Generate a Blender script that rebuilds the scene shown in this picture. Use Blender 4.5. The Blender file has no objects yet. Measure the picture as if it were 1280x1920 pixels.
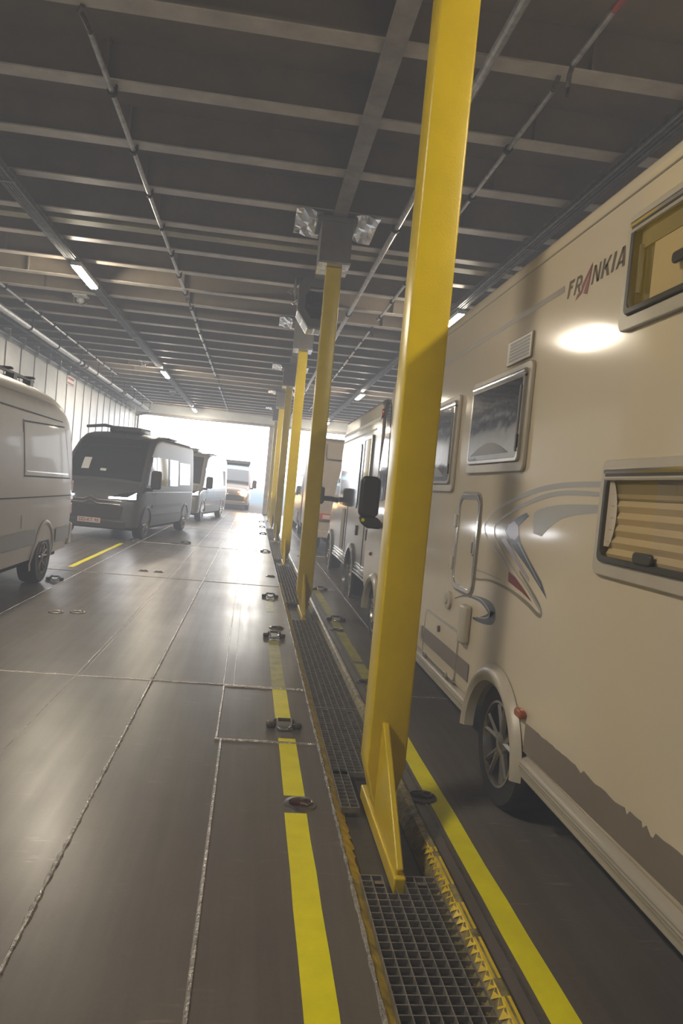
import bpy, bmesh, math, random
from mathutils import Vector, Matrix
random.seed(7)
PI = math.pi
SC = bpy.context.scene
COL = SC.collection

# ------------------------------------------------------------------ materials
def new_mat(name):
    m = bpy.data.materials.new(name); m.use_nodes = True
    nt = m.node_tree; nt.nodes.clear()
    out = nt.nodes.new('ShaderNodeOutputMaterial')
    return m, nt, out

def N(nt, kind, **kw):
    n = nt.nodes.new(kind)
    for k, v in kw.items():
        if k in n.inputs: n.inputs[k].default_value = v
        else: setattr(n, k, v)
    return n

def mat(name, col, rough=.5, metal=0., noise=0., nscale=6., spec=.5, bump=0., bscale=40., coat=0., stretch=None, rvar=0.):
    """principled paint with a little dirt noise, optional bump and roughness variation"""
    m, nt, out = new_mat(name)
    b = N(nt, 'ShaderNodeBsdfPrincipled')
    b.inputs['Base Color'].default_value = (*col, 1); b.inputs['Roughness'].default_value = rough
    b.inputs['Metallic'].default_value = metal; b.inputs['Specular IOR Level'].default_value = spec
    b.inputs['Coat Weight'].default_value = coat; b.inputs['Coat Roughness'].default_value = .05
    nt.links.new(b.outputs[0], out.inputs[0])
    tc = N(nt, 'ShaderNodeTexCoord'); src = tc.outputs['Object']
    if stretch:
        mp = N(nt, 'ShaderNodeMapping'); mp.inputs['Scale'].default_value = stretch
        nt.links.new(src, mp.inputs[0]); src = mp.outputs[0]
    if noise or rvar:
        t = N(nt, 'ShaderNodeTexNoise', Scale=nscale, Detail=5.0, Roughness=.6)
        nt.links.new(src, t.inputs['Vector'])
        if noise:
            r = N(nt, 'ShaderNodeValToRGB')
            e = r.color_ramp.elements
            e[0].position, e[1].position = .3, .72
            e[0].color = (*[c * (1 - noise) for c in col], 1); e[1].color = (*[min(1, c * (1 + noise * .6)) for c in col], 1)
            nt.links.new(t.outputs['Fac'], r.inputs[0]); nt.links.new(r.outputs[0], b.inputs['Base Color'])
        if rvar:
            mr = N(nt, 'ShaderNodeMapRange'); mr.inputs['From Min'].default_value = .3; mr.inputs['From Max'].default_value = .7
            mr.inputs['To Min'].default_value = max(.02, rough - rvar); mr.inputs['To Max'].default_value = min(1, rough + rvar)
            nt.links.new(t.outputs['Fac'], mr.inputs[0]); nt.links.new(mr.outputs[0], b.inputs['Roughness'])
    if bump:
        t2 = N(nt, 'ShaderNodeTexNoise', Scale=bscale, Detail=3.0)
        nt.links.new(src, t2.inputs['Vector'])
        bp = N(nt, 'ShaderNodeBump', Strength=bump, Distance=.01)
        nt.links.new(t2.outputs['Fac'], bp.inputs['Height']); nt.links.new(bp.outputs[0], b.inputs['Normal'])
    return m

def glow(name, col, strength):
    m, nt, out = new_mat(name)
    e = N(nt, 'ShaderNodeEmission', Color=(*col, 1), Strength=strength)
    nt.links.new(e.outputs[0], out.inputs[0]); return m

def pane(name, tint, refl=.06, wave=0., rough=.02):
    """tinted window glass: see-through tint under a sharp reflection"""
    m, nt, out = new_mat(name)
    tr = N(nt, 'ShaderNodeBsdfTransparent', Color=(*tint, 1))
    gl = N(nt, 'ShaderNodeBsdfGlossy', Color=(1, 1, 1, 1), Roughness=rough)
    fr = N(nt, 'ShaderNodeLayerWeight', Blend=.5)
    pw = N(nt, 'ShaderNodeMath', operation='POWER'); pw.inputs[1].default_value = 4.; nt.links.new(fr.outputs['Facing'], pw.inputs[0])
    ad = N(nt, 'ShaderNodeMath', operation='ADD'); ad.inputs[1].default_value = refl; ad.use_clamp = True
    mx = N(nt, 'ShaderNodeMixShader')
    nt.links.new(pw.outputs[0], ad.inputs[0]); nt.links.new(ad.outputs[0], mx.inputs[0])
    nt.links.new(tr.outputs[0], mx.inputs[1]); nt.links.new(gl.outputs[0], mx.inputs[2])
    if wave:
        tc = N(nt, 'ShaderNodeTexCoord'); t2 = N(nt, 'ShaderNodeTexNoise', Scale=3.0, Detail=1.0)
        nt.links.new(tc.outputs['Object'], t2.inputs['Vector'])
        bp = N(nt, 'ShaderNodeBump', Strength=wave, Distance=.05)
        nt.links.new(t2.outputs['Fac'], bp.inputs['Height']); nt.links.new(bp.outputs[0], gl.inputs['Normal'])
    nt.links.new(mx.outputs[0], out.inputs[0]); return m

def deck_mat():
    m, nt, out = new_mat('deck_paint')
    b = N(nt, 'ShaderNodeBsdfPrincipled'); nt.links.new(b.outputs[0], out.inputs[0])
    tc = N(nt, 'ShaderNodeTexCoord')
    def noise(sc, stretch, det=5.):
        mp = N(nt, 'ShaderNodeMapping'); mp.inputs['Scale'].default_value = stretch
        t = N(nt, 'ShaderNodeTexNoise', Scale=sc, Detail=det, Roughness=.6)
        nt.links.new(tc.outputs['Object'], mp.inputs[0]); nt.links.new(mp.outputs[0], t.inputs['Vector']); return t.outputs['Fac']
    big, streak, fine, cross = noise(.9, (1, 1, 1)), noise(2.2, (4, .16, 1)), noise(60, (1, 1, 1), 2.), noise(.8, (1., 2.2, 1), 1.)
    def mixf(a, c, f):
        x = N(nt, 'ShaderNodeMix', data_type='FLOAT'); x.inputs[0].default_value = f
        nt.links.new(a, x.inputs[2]); nt.links.new(c, x.inputs[3]); return x.outputs[0]
    a = mixf(mixf(big, streak, .5), fine, .12)
    r = N(nt, 'ShaderNodeValToRGB'); e = r.color_ramp.elements
    e[0].position, e[1].position = .32, .7
    e[0].color, e[1].color = (.083, .071, .061, 1), (.152, .133, .117, 1)
    nt.links.new(a, r.inputs[0]); nt.links.new(r.outputs[0], b.inputs['Base Color'])
    scf = noise(5.0, (.9, 4.5, 1), 6.)
    m1 = N(nt, 'ShaderNodeMapRange'); m1.inputs['From Min'].default_value = .60; m1.inputs['From Max'].default_value = .74
    m2 = N(nt, 'ShaderNodeMapRange'); m2.inputs['From Min'].default_value = .48; m2.inputs['From Max'].default_value = .60; m2.inputs['To Max'].default_value = .55
    nt.links.new(scf, m1.inputs[0]); nt.links.new(big, m2.inputs[0])
    mu = N(nt, 'ShaderNodeMath', operation='MULTIPLY'); nt.links.new(m1.outputs[0], mu.inputs[0]); nt.links.new(m2.outputs[0], mu.inputs[1])
    mc = N(nt, 'ShaderNodeMix', data_type='RGBA'); mc.inputs[7].default_value = (.34, .32, .30, 1)
    nt.links.new(mu.outputs[0], mc.inputs[0]); nt.links.new(r.outputs[0], mc.inputs[6]); nt.links.new(mc.outputs[2], b.inputs['Base Color'])
    # worn shiny scuffs across the lane
    g = mixf(streak, big, .5)
    mr = N(nt, 'ShaderNodeMapRange'); mr.inputs['From Min'].default_value = .36; mr.inputs['From Max'].default_value = .66
    mr.inputs['To Min'].default_value = .38; mr.inputs['To Max'].default_value = .285
    nt.links.new(g, mr.inputs[0]); nt.links.new(mr.outputs[0], b.inputs['Roughness'])
    b.inputs['Specular IOR Level'].default_value = .5
    bp = N(nt, 'ShaderNodeBump', Strength=.05, Distance=.02)
    nt.links.new(mixf(cross, fine, .12), bp.inputs['Height']); nt.links.new(bp.outputs[0], b.inputs['Normal'])
    return m

M = {}
M['deck'] = deck_mat()
M['yellow'] = mat('yellow_column_paint', (.64, .47, .007), .28, noise=.12, nscale=3., bump=.08, bscale=90.)
M['yellow_worn'] = mat('worn_yellow_paint', (.58, .42, .03), .45, noise=.55, nscale=14., bump=.4, bscale=50.)
M['yellow_drips'] = mat('dripped_yellow_paint', (.66, .48, .01), .4, noise=.3, nscale=12.)
M['lane'] = mat('yellow_lane_paint', (.80, .72, .0), .42, noise=.12, nscale=5., bump=.1)
M['lane_worn'] = mat('faded_lane_paint', (.36, .33, .05), .38, noise=.4, nscale=7., bump=.15)
M['weld'] = mat('weld_metal', (.50, .47, .43), .26, metal=.6, noise=.5, nscale=40., bump=.8, bscale=70.)
M['trench'] = mat('trench_paint', (.055, .048, .042), .5, noise=.4, nscale=8.)
M['coaming'] = mat('coaming_paint', (.30, .245, .10), .3, noise=.75, nscale=10., bump=.7, bscale=30.)
M['grate'] = mat('galvanised_grate', (.30, .28, .255), .42, metal=.55, noise=.3, nscale=20.)
M['steel'] = mat('worn_steel', (.24, .22, .2), .28, metal=.8, noise=.4, nscale=15.)
M['dark_steel'] = mat('dark_lashing_steel', (.13, .115, .10), .35, metal=.5, noise=.4, nscale=20.)
M['red_steel'] = mat('red_stained_steel', (.24, .10, .085), .25, metal=.7, noise=.5, nscale=15.)
M['ceil'] = mat('ceiling_paint', (.225, .185, .14), .6, noise=.16, nscale=1.6)
M['flange'] = mat('flange_lit_paint', (.48, .435, .37), .42, noise=.22, nscale=3.)  # paler than the ceiling paint: light from below put into the colour
M['girder'] = mat('girder_paint', (.30, .275, .25), .5, noise=.3, nscale=3.)
M['olive'] = mat('olive_beam_paint', (.33, .30, .19), .5, noise=.25, nscale=2.)
M['wall'] = mat('bulkhead_paint', (.60, .62, .62), .38, noise=.12, nscale=1.2)
M['wall_dark'] = mat('dark_bulkhead', (.20, .19, .18), .6, noise=.2, nscale=1.)
M['pipe'] = mat('steel_pipe', (.42, .40, .38), .34, metal=.5, noise=.35, nscale=12.)
M['rubber'] = mat('black_rubber', (.018, .018, .018), .62, noise=.3, nscale=20.)
M['cable'] = mat('grey_cable', (.13, .13, .13), .5, noise=.3, nscale=9.)
M['tray'] = mat('galvanised_tray', (.27, .26, .245), .38, metal=.5, noise=.3, nscale=10.)
M['duct'] = mat('grey_duct_paint', (.15, .14, .125), .55, noise=.15, nscale=3.)
M['foil'] = mat('crinkled_foil', (.72, .72, .71), .22, metal=.9, noise=.2, nscale=8., bump=.9, bscale=9.)
M['lamp'] = glow('lamp_tube', (1.0, .875, .69), 248.)
M['lamp_case'] = mat('lamp_housing', (.6, .6, .58), .4)
M['label'] = mat('grey_label', (.55, .57, .57), .4, noise=.2, nscale=30.)
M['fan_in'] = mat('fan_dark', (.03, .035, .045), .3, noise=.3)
M['rvw'] = mat('cream_bodywork', (.60, .53, .405), .10, noise=.04, nscale=1.2, spec=.4, bump=.02, bscale=5.)
M['rvtrim'] = mat('cream_plastic', (.46, .42, .345), .34, noise=.08, nscale=6.)
M['rvgrey'] = mat('grey_lower_band', (.20, .17, .148), .28, noise=.08, nscale=4.)
M['rvskirt'] = mat('skirt_plastic', (.40, .365, .31), .3, noise=.12, nscale=5., stretch=(1, .2, 6))
M['dec_grey'] = mat('grey_decal', (.23, .205, .165), .4, spec=.25)
M['shade_grey'] = mat('grey_shade', (.15, .15, .155), .4)
M['dec_pale'] = mat('pale_grey_decal', (.36, .36, .345), .22)
M['dec_silver'] = mat('silver_lilac_decal', (.42, .38, .42), .2, metal=.3)
M['dec_blue'] = mat('slate_blue_decal', (.075, .09, .12), .2)
M['dec_red'] = mat('dark_red_decal', (.17, .02, .025), .45)
M['dec_text'] = mat('brown_grey_lettering', (.115, .09, .065), .5, spec=.2)
M['chrome'] = mat('chrome_trim', (.62, .60, .57), .14, metal=.9)
M['alu'] = mat('alloy_wheel', (.36, .34, .31), .24, metal=.8, noise=.2)
M['glass_dark'] = mat('dark_window_glass', (.03, .032, .036), .06, spec=.7, bump=.5, bscale=2.3, coat=.6)
M['glass_tan'] = pane('tan_window_pane', (.92, .88, .80), .05)
M['blind'] = mat('pleated_blind', (.56, .475, .33), .7)
M['blind_dark'] = mat('blind_cassette', (.22, .19, .12), .6)
M['seal'] = mat('window_seal', (.05, .047, .042), .4)
M['foilfilm'] = mat('silver_film', (.82, .80, .82), .3, metal=.25, bump=.5, bscale=6., noise=.15)
M['amber'] = mat('amber_lens', (.30, .06, .015), .15, spec=.7)
M['red_lens'] = mat('red_lens', (.35, .02, .02), .2, spec=.7)
M['red_glow'] = glow('tail_lamp', (1., .25, .2), 1.2)
M['black_pl'] = mat('black_plastic', (.035, .034, .034), .42)
M['under'] = mat('underbody', (.012, .012, .012), .8)
M['anthracite'] = mat('anthracite_bodywork', (.085, .085, .09), .36, spec=.3, coat=.0, noise=.05)
M['black_glass'] = mat('windscreen_glass', (.028, .03, .034), .07, spec=.6, coat=.4)
M['van_white'] = mat('grey_white_bodywork', (.38, .36, .33), .42, coat=.12, spec=.35, noise=.06, nscale=2.)
M['van_strip'] = mat('rubbing_strip', (.19, .185, .19), .4)
M['silver'] = mat('silver_bodywork', (.24, .235, .23), .17, metal=.3, spec=.4)
M['tan_body'] = mat('tan_bodywork', (.38, .33, .28), .35, noise=.08)
M['brown_body'] = mat('brown_bodywork', (.22, .18, .155), .3, coat=.3)
M['plum'] = mat('plum_bodywork', (.12, .075, .075), .3)
M['plate'] = mat('number_plate', (.55, .44, .40), .4)
M['plate_ink'] = mat('number_plate_ink', (.12, .07, .06), .5)
M['blue_screen'] = mat('blue_sun_strip', (.25, .45, .62), .2)
M['pale_white'] = mat('pale_card', (.62, .64, .62), .5)  # plain pale colour, shared by cab cards and motorhome stripes
M['beam_white'] = glow('headlamp_white', (.95, .97, 1.), 30.)
M['beam_orange'] = glow('headlamp_orange', (1., .60, .22), 60.)
M['sign_red'] = mat('red_sign', (.35, .09, .08), .5)
M['sign_white'] = mat('white_sign', (.7, .66, .66), .5)
M['ramp'] = mat('ramp_plate', (.075, .065, .066), .7, spec=.05, noise=.25, nscale=1.)
M['quay'] = mat('pale_quay', (.10, .13, .15), .9, spec=.0, noise=.15, nscale=.3)
M['stop_red'] = mat('red_paint', (.42, .11, .07), .4)

# ------------------------------------------------------------------ mesh builder
WL = {}
class MB:
    def __init__(s): s.v, s.f = [], []
    def add(s, vs, fs):
        o = len(s.v); s.v += [Vector(p) for p in vs]; s.f += [[i + o for i in f] for f in fs]; return s
    def box(s, x0, x1, y0, y1, z0, z1):
        vs = [(x, y, z) for z in (z0, z1) for y in (y0, y1) for x in (x0, x1)]
        return s.add(vs, [(0, 2, 3, 1), (4, 5, 7, 6), (0, 1, 5, 4), (2, 6, 7, 3), (0, 4, 6, 2), (1, 3, 7, 5)])
    def prism(s, poly, axis, a, b):
        def P(p, t): return (t, p[0], p[1]) if axis == 'x' else (p[0], t, p[1]) if axis == 'y' else (p[0], p[1], t)
        n = len(poly)
        return s.add([P(p, a) for p in poly] + [P(p, b) for p in poly],
                     [tuple(range(n)), tuple(range(2 * n - 1, n - 1, -1))] + [(i, (i + 1) % n, n + (i + 1) % n, n + i) for i in range(n)])
    def loft(s, rings, caps=True):
        n = len(rings[0]); fs = []
        for k in range(len(rings) - 1):
            for i in range(n):
                j = (i + 1) % n; fs.append((k * n + i, k * n + j, (k + 1) * n + j, (k + 1) * n + i))
        if caps: fs += [tuple(range(n)), tuple(range(len(rings) * n - 1, (len(rings) - 1) * n - 1, -1))]
        return s.add([p for r in rings for p in r], fs)
    def tube(s, pts, r, n=8):
        pts = [Vector(p) for p in pts]; rings = []
        for i, p in enumerate(pts):
            d = (pts[min(i + 1, len(pts) - 1)] - pts[max(i - 1, 0)]).normalized()
            u = d.cross(Vector((0, 0, 1)));  u = u.normalized() if u.length > .05 else d.cross(Vector((1, 0, 0))).normalized()
            w = d.cross(u); rr = r[i] if isinstance(r, (list, tuple)) else r
            rings.append([p + (u * math.cos(t * 2 * PI / n) + w * math.sin(t * 2 * PI / n)) * rr for t in range(n)])
        return s.loft(rings)
    def lathe(s, prof, c, axis='x', n=32, close=False, caps=True):
        """prof: (radius, offset along axis)"""
        rings = []
        for r, h in prof:
            ring = []
            for t in range(n):
                a = 2 * PI * t / n; ca, sa = r * math.cos(a), r * math.sin(a)
                ring.append((c[0] + h, c[1] + ca, c[2] + sa) if axis == 'x' else (c[0] + ca, c[1] + h, c[2] + sa) if axis == 'y' else (c[0] + ca, c[1] + sa, c[2] + h))
            rings.append(ring)
        if close: rings.append(rings[0])
        return s.loft(rings, caps and not close)
    def face(s, pts): return s.add(pts, [tuple(range(len(pts)))])
    def grid(s, fn, nu, nv):
        vs = [fn(i / nu, j / nv) for j in range(nv + 1) for i in range(nu + 1)]; w = nu + 1
        return s.add(vs, [(j * w + i, j * w + i + 1, (j + 1) * w + i + 1, (j + 1) * w + i) for j in range(nv) for i in range(nu)])
    def xf(s, m): s.v = [m @ p for p in s.v]; return s
    def build(s, name, m, parent=None, world=True, smooth=35, bevel=0, seg=3, ang=35):
        off = Vector((0, 0, 0))
        if parent is not None and world: off = WL.get(parent.name, off)
        me = bpy.data.meshes.new(name)
        me.from_pydata([tuple(p - off) for p in s.v], [], s.f)
        bm = bmesh.new(); bm.from_mesh(me); bmesh.ops.recalc_face_normals(bm, faces=bm.faces); bm.to_mesh(me); bm.free()
        me.materials.append(M[m])
        if smooth:
            for p in me.polygons: p.use_smooth = True
            me.set_sharp_from_angle(angle=math.radians(smooth))
        o = bpy.data.objects.new(name, me); COL.objects.link(o)
        if parent is not None: o.parent = parent
        WL[o.name] = off
        if bevel:
            b = o.modifiers.new('edge', 'BEVEL'); b.width = bevel; b.segments = seg; b.limit_method = 'ANGLE'; b.angle_limit = math.radians(ang)
            b.harden_normals = False
        return o

def tag(o, label=None, cat=None, group=None, kind=None):
    if label: o['label'] = label
    if cat: o['category'] = cat
    if group: o['group'] = group
    if kind: o['kind'] = kind
    return o
def thing(name, label, cat, loc=(0, 0, 0), group=None, rz=0):
    o = bpy.data.objects.new(name, None); COL.objects.link(o); o.empty_display_size = .2
    o.location = loc; o.rotation_euler = (0, 0, rz); WL[o.name] = Vector(loc)
    return tag(o, label, cat, group)
def struct(name, mb, m, **kw):
    return tag(mb.build(name, m, **kw), kind='structure')
def dup(root, loc, rz=None, label=None, group=None):
    def cp(o, par):
        c = o.copy(); COL.objects.link(c)
        if par is not None: c.parent = par
        for ch in list(o.children): cp(ch, c)
        return c
    r = cp(root, None); r.location = loc
    if rz is not None: r.rotation_euler = (0, 0, rz)
    if label: r['label'] = label
    if group: r['group'] = group
    return r
def rrect(a0, a1, b0, b1, r, n=4):
    pts = []
    for cx, cy, s in ((a1 - r, b1 - r, 0), (a0 + r, b1 - r, 1), (a0 + r, b0 + r, 2), (a1 - r, b0 + r, 3)):
        for k in range(n + 1):
            t = PI / 2 * (s + k / n); pts.append((cx + r * math.cos(t), cy + r * math.sin(t)))
    return pts
def ring_mb(outer, inner, axis, a, b):
    """a frame: two matching outlines extruded from a to b"""
    mb = MB(); n = len(outer)
    def P(p, t): return (t, p[0], p[1]) if axis == 'x' else (p[0], t, p[1]) if axis == 'y' else (p[0], p[1], t)
    mb.add([P(p, a) for p in outer] + [P(p, a) for p in inner] + [P(p, b) for p in outer] + [P(p, b) for p in inner], [])
    for i in range(n):
        j = (i + 1) % n
        mb.f += [[i, j, n + j, n + i], [2 * n + i, 3 * n + i, 3 * n + j, 2 * n + j], [i, 2 * n + i, 2 * n + j, j], [n + i, n + j, 3 * n + j, 3 * n + i]]
    return mb
def cut(o, cutters):
    """boolean wheel arches out of a body, applied"""
    for c in cutters:
        md = o.modifiers.new('cut', 'BOOLEAN'); md.object = c; md.operation = 'DIFFERENCE'; md.solver = 'EXACT'
    dg = bpy.context.evaluated_depsgraph_get(); dg.update()
    me = bpy.data.meshes.new_from_object(o.evaluated_get(dg))
    o.modifiers.clear(); o.data = me
    for p in me.polygons: p.use_smooth = True
    me.set_sharp_from_angle(angle=math.radians(32))
    for c in cutters: bpy.data.objects.remove(c, do_unlink=True)

# ------------------------------------------------------------------ setting
XC = .77                                           # line of the yellow columns
Y0, Y1 = -12., 37.7                                # deck length
floor = struct('floor', MB().box(-9, .545, Y0, Y1, -.25, 0), 'deck')
struct('floor', MB().box(.985, 9, Y0, Y1, -.25, 0), 'deck')
gut = MB().prism([(.545, 0), (.612, -.055), (.88, -.055), (.925, .028), (.955, .034), (.985, 0), (.985, -.25), (.545, -.25)], 'y', Y0, Y1)
gutter = struct('floor', gut, 'trench')
# painted and raised edges of the gutter
gb = MB()
y = Y0
random.seed(3)
edge = [.600]
pts_l, pts_r = [], []
while y < 12:
    pts_l.append((.548, y)); pts_r.append((.600 + random.uniform(-.012, .012), y)); y += .035
for i in range(len(pts_l) - 1):
    q = [pts_l[i], pts_r[i], pts_r[i + 1], pts_l[i + 1]]
    gb.face([(a, b, .0012 - max(0, a - .545) * .81 + .001) for a, b in q])
gb.build('edge_paint', 'yellow_worn', gutter)
gb = MB()
sec = [(.966, .0275), (.955, .0352), (.940, .0338), (.924, .0292), (.905, -.008), (.884, -.048)]
for k in range(80):
    ya, yb_ = k * .47, (k + 1) * .47
    for (a, za), (b, zb_) in zip(sec[:-1], sec[1:]): gb.face([(a - .0008, ya, za + .0008), (b - .0008, ya, zb_ + .0008), (b - .0008, yb_, zb_ + .0008), (a - .0008, yb_, za + .0008)])
gb.build('coaming_paint', 'coaming', gutter)
gb = MB(); y = 1.0; random.seed(9)
while y < 3.15:
    e = y + .0447 * random.uniform(.85, 1.1); k = random.uniform(.010, .022)
    gb.face([(.930, y, .033), (.930, e, .033), (.922, e, .030), (.920 - k, (y + e) / 2, .006), (.922, y, .030)])
    gb.face([(.958, y, .0365), (.958, e, .0365), (.930, e, .0335), (.930, y, .0335)]) if random.random() < .75 else None
    y = e
gb.build('edge_paint', 'yellow_drips', gutter)
MB().box(.545, .985, Y0, Y1, -.2, -.19).build('gutter_bottom', 'trench', gutter)

# weld seams (parts of the floor)
def seam(pts, r, name='weld_seam', rough=.35):
    random.seed(int(abs(pts[0][0] * 100 + pts[0][1] * 10)))
    P = []; R = []
    for (a, b) in zip(pts[:-1], pts[1:]):
        a, b = Vector((*a, 0)), Vector((*b, 0)); L = (b - a).length
        st = .03
        k = int(L / st); k = min(k, 420)
        for i in range(k):
            P.append(a.lerp(b, i / k) + Vector((0, 0, -.001))); R.append(r * random.uniform(1 - rough, 1 + rough))
    P.append(Vector((*pts[-1], -.001))); R.append(r)
    MB().tube(P, R, 6).build(name, 'weld', floor)
seam([(-.655, 0), (-.655, 12.5)], .011, rough=.45); seam([(-.66, 12.5), (-.66, 37.6)], .008)
seam([(-.06, 0), (-.066, 4.42)], .0105, rough=.10)
seam([(-.095, 4.42), (-.095, 5.6), (.53, 5.6)], .010, rough=.25); seam([(-.105, 4.42), (.527, 4.42)], .010, rough=.12)
seam([(-.10, 5.63), (-.13, 12), (-.13, 37.6)], .006, rough=.2); seam([(-.02, 5.63), (-.04, 12), (-.04, 37.6)], .004, rough=.2)
seam([(-1.23, 5.63), (-1.19, 12), (-1.19, 37.6)], .0045, rough=.2); seam([(-1.20, 5.63), (-1.15, 14)], .003, rough=.2); seam([(-1.26, 2.5), (-1.23, 5.63)], .003)
seam([(-2.5, 0), (-2.5, 37.6)], .005)
for yy in (5.63, 11.3, 16.95, 22.6, 28.3): seam([(-6.2, yy), (.53, yy)], .0075, rough=.12)
seam([(.540, 0), (.540, 10.)], .0085, rough=.45); seam([(.540, 10.), (.540, 37.6)], .006)
tag(seam and MB().box(1.035, 1.047, 0, 37.6, 0, .004).build('deck_edge_strip', 'dark_steel', floor))
for yy in (11.25, 5.63, 16.95): seam([(1.05, yy), (8, yy)], .006)
seam([(1.50, 6), (1.50, 37.6)], .005)
# yellow lane lines
def stripe(x0, x1, y0, y1, m, skew=0.):
    n = max(2, int((y1 - y0) / .25)); v = []
    random.seed(int(y0 * 37))
    for i in range(n + 1):
        yy = y0 + (y1 - y0) * i / n; j = random.uniform(-.002, .002)
        v.append(((x0 + j, yy), (x1 + j + random.uniform(-.002, .002), yy)))
    mb = MB()
    for i in range(n):
        mb.face([(*v[i][0], .0016), (*v[i][1], .0016), (*v[i + 1][1], .0016), (*v[i + 1][0], .0016)])
    mb.build('lane_line', m, floor)
stripe(.288, .398, 0, 3.46, 'lane'); stripe(.292, .402, 3.655, 4.50, 'lane'); stripe(.282, .392, 4.84, 5.62, 'lane'); stripe(.280, .388, 5.63, 7.35, 'lane_worn')
stripe(1.066, 1.168, 0, 5.3, 'lane'); stripe(1.07, 1.17, 5.3, 6.6, 'lane_worn'); stripe(1.07, 1.17, 6.7, 11.6, 'lane_worn')
stripe(.29, .39, 9.0, 9.9, 'lane_worn')
stripe(-2.82, -2.73, 11.75, 16.2, 'lane')

# ceiling: plate, cross beams, girder
struct('ceiling', MB().box(-9, 9, Y0, Y1 + .4, 5.42, 5.6), 'ceil')
def beam(yc, last=False):
    w = MB().box(-8.9, 8.9, yc - .008, yc + .008, 5.06, 5.42)
    for x in (-7.2, -4.4, -1.62, 2.35, 4.6): w.box(x - .01, x + .01, yc - .08, yc + .08, 5.06, 5.42)
    o = struct('beam', w, 'ceil', smooth=0)
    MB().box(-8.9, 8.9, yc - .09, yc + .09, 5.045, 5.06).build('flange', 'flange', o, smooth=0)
    return o
yb = [5.68 + 1.163 * k for k in range(-7, 28)]
for yc in yb: beam(yc)
struct('beam', MB().box(-8.9, 8.9, 10.58, 10.80, 5.03, 5.42), 'olive', smooth=0)
struct('beam', MB().box(XC - .085, XC + .085, Y0, Y1, 4.995, 5.012).box(XC - .01, XC + .01, Y0, Y1, 5.01, 5.42), 'girder', smooth=0)
# walls
wl = struct('wall_left', MB().box(-6.45, -6.3, Y0, Y1, 0, 4.58).box(-6.9, -6.3, Y0, Y1, 4.58, 4.62), 'wall', smooth=0)
rb = MB(); bk = MB()
for yc in yb:
    rb.box(-6.315, -6.285, yc - .02, yc + .02, 0, 4.6)
    bk.box(-6.36, -6.2, yc - .03, yc + .03, 4.5, 4.8)
rb.build('wall_rib', 'wall_dark', wl, smooth=0); bk.build('wall_bracket', 'wall', wl, smooth=0)
MB().tube([(-6.27, Y0, 4.63), (-6.27, Y1, 4.63)], .03).build('wall_rail', 'wall', wl)
struct('wall_left', MB().box(-9.1, -8.9, Y0, Y1, 0, 5.6), 'wall_dark', smooth=0)
struct('wall_right', MB().box(7.4, 7.6, Y0, Y1, 0, 5.6), 'wall_dark', smooth=0)
struct('wall_back', MB().box(-9, 9, Y0 - .2, Y0, 0, 5.6), 'wall_dark', smooth=0)
fr = struct('wall_front', MB().box(-9, 9, Y1, Y1 + .35, 4.62, 5.6), 'wall', smooth=0)
MB().box(-6.3, 7.4, Y1 - .12, Y1 + .45, 4.56, 4.66).build('door_header', 'girder', fr, smooth=0)
struct('wall_front', MB().box(-9, -6.22, Y1, Y1 + .3, 0, 4.62), 'wall', smooth=0)
struct('wall_front', MB().box(6.6, 9, Y1, Y1 + .3, 0, 4.62), 'wall', smooth=0)
struct('pillar', MB().box(.55, .8, Y1, Y1 + .3, 0, 4.62), 'girder', smooth=0)
tag(MB().tube([(-6.1, 37.45, 2.2), (-6.1, 37.45, 4.5)], .05).tube([(-6.2, 37.45, 4.45), (-5.6, 37.45, 4.62)], .05).build('door_hydraulic_arm', 'dark_steel'), 'dark hydraulic arm at the upper left corner of the bright door opening', 'hydraulic arm')
# outside: ramp and quay
struct('ramp', MB().prism([(Y1, 0), (Y1 + .1, .02), (46, .24), (46, -.2), (Y1, -.2)], 'x', -6.2, .78), 'ramp', smooth=0)
struct('ramp', MB().prism([(Y1, 0), (46, .24), (46, -.2), (Y1, -.2)], 'x', .78, 6.6), 'ramp', smooth=0)
struct('ground', MB().box(-120, 120, 46, 300, -.3, .22), 'quay', smooth=0)

# ------------------------------------------------------------------ yellow columns
CY = [3.45 + 5.8 * k for k in range(6)]
clabels = ['bright yellow steel column nearest the camera, beside the cream motorhome',
           'second yellow column from the camera, joint line low down, grey duct box at its head',
           'third yellow column in the row, just left of the second and behind it',
           'fourth yellow column in the row, greyish in the shade', 'fifth yellow column in the row, near the bright opening',
           'farthest yellow column, at the very end of the row by the bright opening']
def make_column():
    t = thing('steel_column', clabels[0], 'column', (XC, CY[0], 0), 'yellow columns along the gutter')
    w = .099
    def ring(z, a, y0=.0, y1=.2):
        return [Vector((XC + x, CY[0] + yy, z)) for x, yy in rrect(-a, a, y0, y1, min(.016, a * .4), 3)]
    MB().loft([ring(.0, .028), ring(.25, w), ring(.30, w), ring(4.995, w)]).build('post', 'yellow', t, smooth=20)
    MB().box(XC - .052, XC + .0, CY[0] - .59, CY[0] + .35, -.05, .022).xf(Matrix()).build('base_bar', 'yellow', t, bevel=.008)
    g = [(CY[0] + .0, .0), (CY[0] - .56, .018), (CY[0] - .575, .05), (CY[0] - .05, .47), (CY[0] - .02, .49), (CY[0], .48)]
    MB().prism(g, 'x', XC - .042, XC - .010).build('gusset', 'yellow', t, bevel=.008)
    return t
col0 = make_column()
short = None
for k in range(1, 6):
    c = dup(col0, (XC, CY[k], 0), label=clabels[k])
    for ch in c.children:
        if ch.name.startswith('post'):
            if short is None:
                short = ch.data.copy()
                for v in short.vertices:
                    if v.co.z > 4: v.co.z = 4.41
            ch.data = short
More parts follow.
